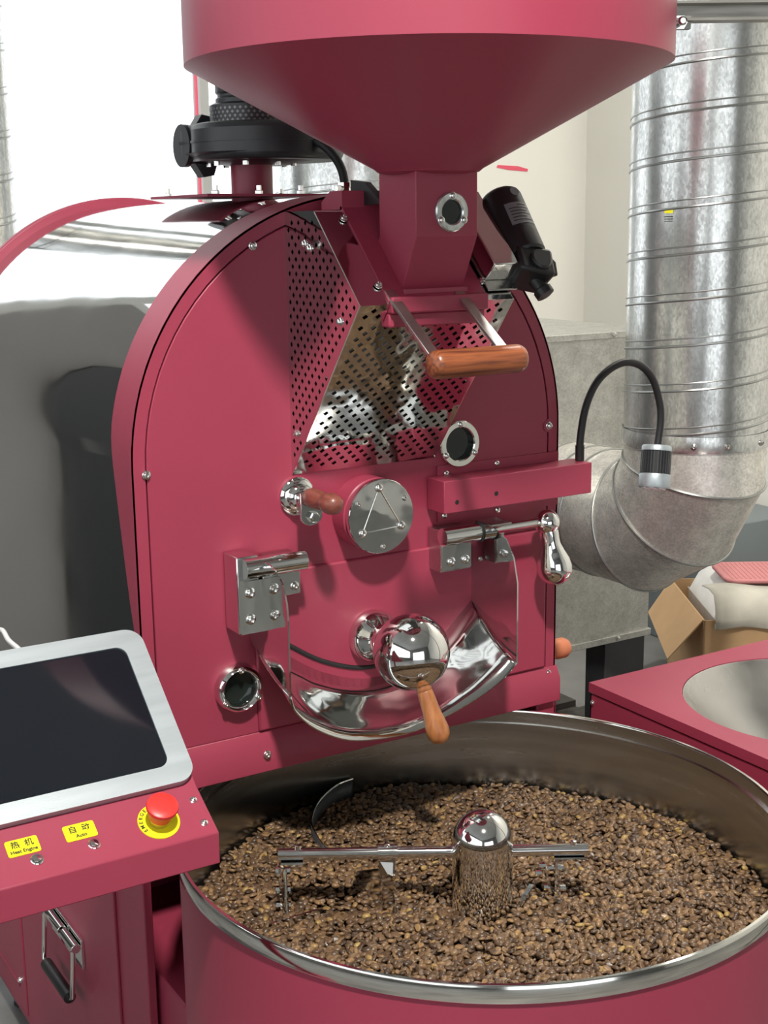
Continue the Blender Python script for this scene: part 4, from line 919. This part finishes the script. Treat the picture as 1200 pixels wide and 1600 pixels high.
obj('pad', prism(rrect(0.115,0.62,0.13,0.42,0.05,6), lambda a,b,d: kp(a,b,d), KZ+0.106, KZ+0.124), pinkmat, pk, bevel=0.006)
for i in range(26):
    a = 0.14+0.018*i; obj('rib', plate([kp(a,0.15,KZ+0.1245), kp(a+0.006,0.15,KZ+0.1245), kp(a+0.006,0.40,KZ+0.1245), kp(a,0.40,KZ+0.1245)], 0.003), pinkmat, pk)
obj('pad_hole', lathe([(0.018,0),(0.0001,0.0)], kp(0.33,0.24,KZ+0.1275), (0,0,1), 18, False, False), dark, pk)
# grey sackcloth over the front edge
rows = []
prof_c = [(0.10,KZ+0.112),(0.04,KZ+0.110),(0.0,KZ+0.095),(-0.025,KZ+0.06),(-0.035,KZ+0.02),(-0.038,KZ-0.012),(-0.030,KZ-0.024),(-0.018,KZ-0.012)]
for i in range(25):
    u = i/24; row = []
    for j, (b_, z_) in enumerate(prof_c):
        row.append(kp(0.035+0.63*u - 0.012*max(0, 2-j), b_ + 0.008*math.sin(14*u+j*0.8) , z_ + 0.006*math.sin(11*u+j) + 0.02*(1-u)*(1 if j < 3 else 0)*0))
    rows.append(row)
ck = obj('sackcloth', loft(rows), cloth, None, solid=0.004, angle=70); tag(ck, 'grey sackcloth folded over the front edge of the carton', 'cloth')
gb_ = obj('steel_cabinet', join(box(2.98,3.46,2.02,2.62,FZ,0.40)), greybox_m, None, bevel=0.006); tag(gb_, 'low grey blue steel cabinet standing against the cream wall', 'cabinet')

# ================================================================== HIGH-BAY LAMP (key light) and an added fill
def high_bay(pos, target, watts, label):
    HB = thing('high_bay_lamp', label, 'ceiling lamp', (pos[0],pos[1],CEIL))
    obj('lamp_housing', lathe([(0.04,CEIL-pos[2]),(0.04,0.30),(0.09,0.26),(0.11,0.10),(0.20,0.02),(0.21,0.0),(0.20,0.0),(0.10,0.09),(0.0001,0.09)], pos, (0,0,1), 40, True, False), lamp_shell, HB)
    ld = bpy.data.lights.new('bay_light', 'AREA'); ld.shape = 'DISK'; ld.size = 0.28; ld.energy = watts; ld.color = (1.0, 0.95, 0.88); ld.spread = math.radians(165)
    lo = bpy.data.objects.new('bay_light', ld); COL.objects.link(lo); lo.location = (pos[0],pos[1],pos[2]-0.005)
    lo.rotation_euler = (Vector(target)-Vector(pos)).to_track_quat('-Z','Y').to_euler()
lamp_shell = M('lamp_shell', (0.5,0.5,0.5), 0.6, 0.4)
high_bay(KEY_POS, (0,0,1.0), KEY_W, 'round high bay ceiling lamp above the viewer')
high_bay((2.3,0.9,4.42), (2.3,0.9,0), 85.0, 'unseen fill lamp added above the silver duct')  # added fill, brightens the side wall, duct and filter box

for o in LOCS:
    if '_loc' in o: del o['_loc']
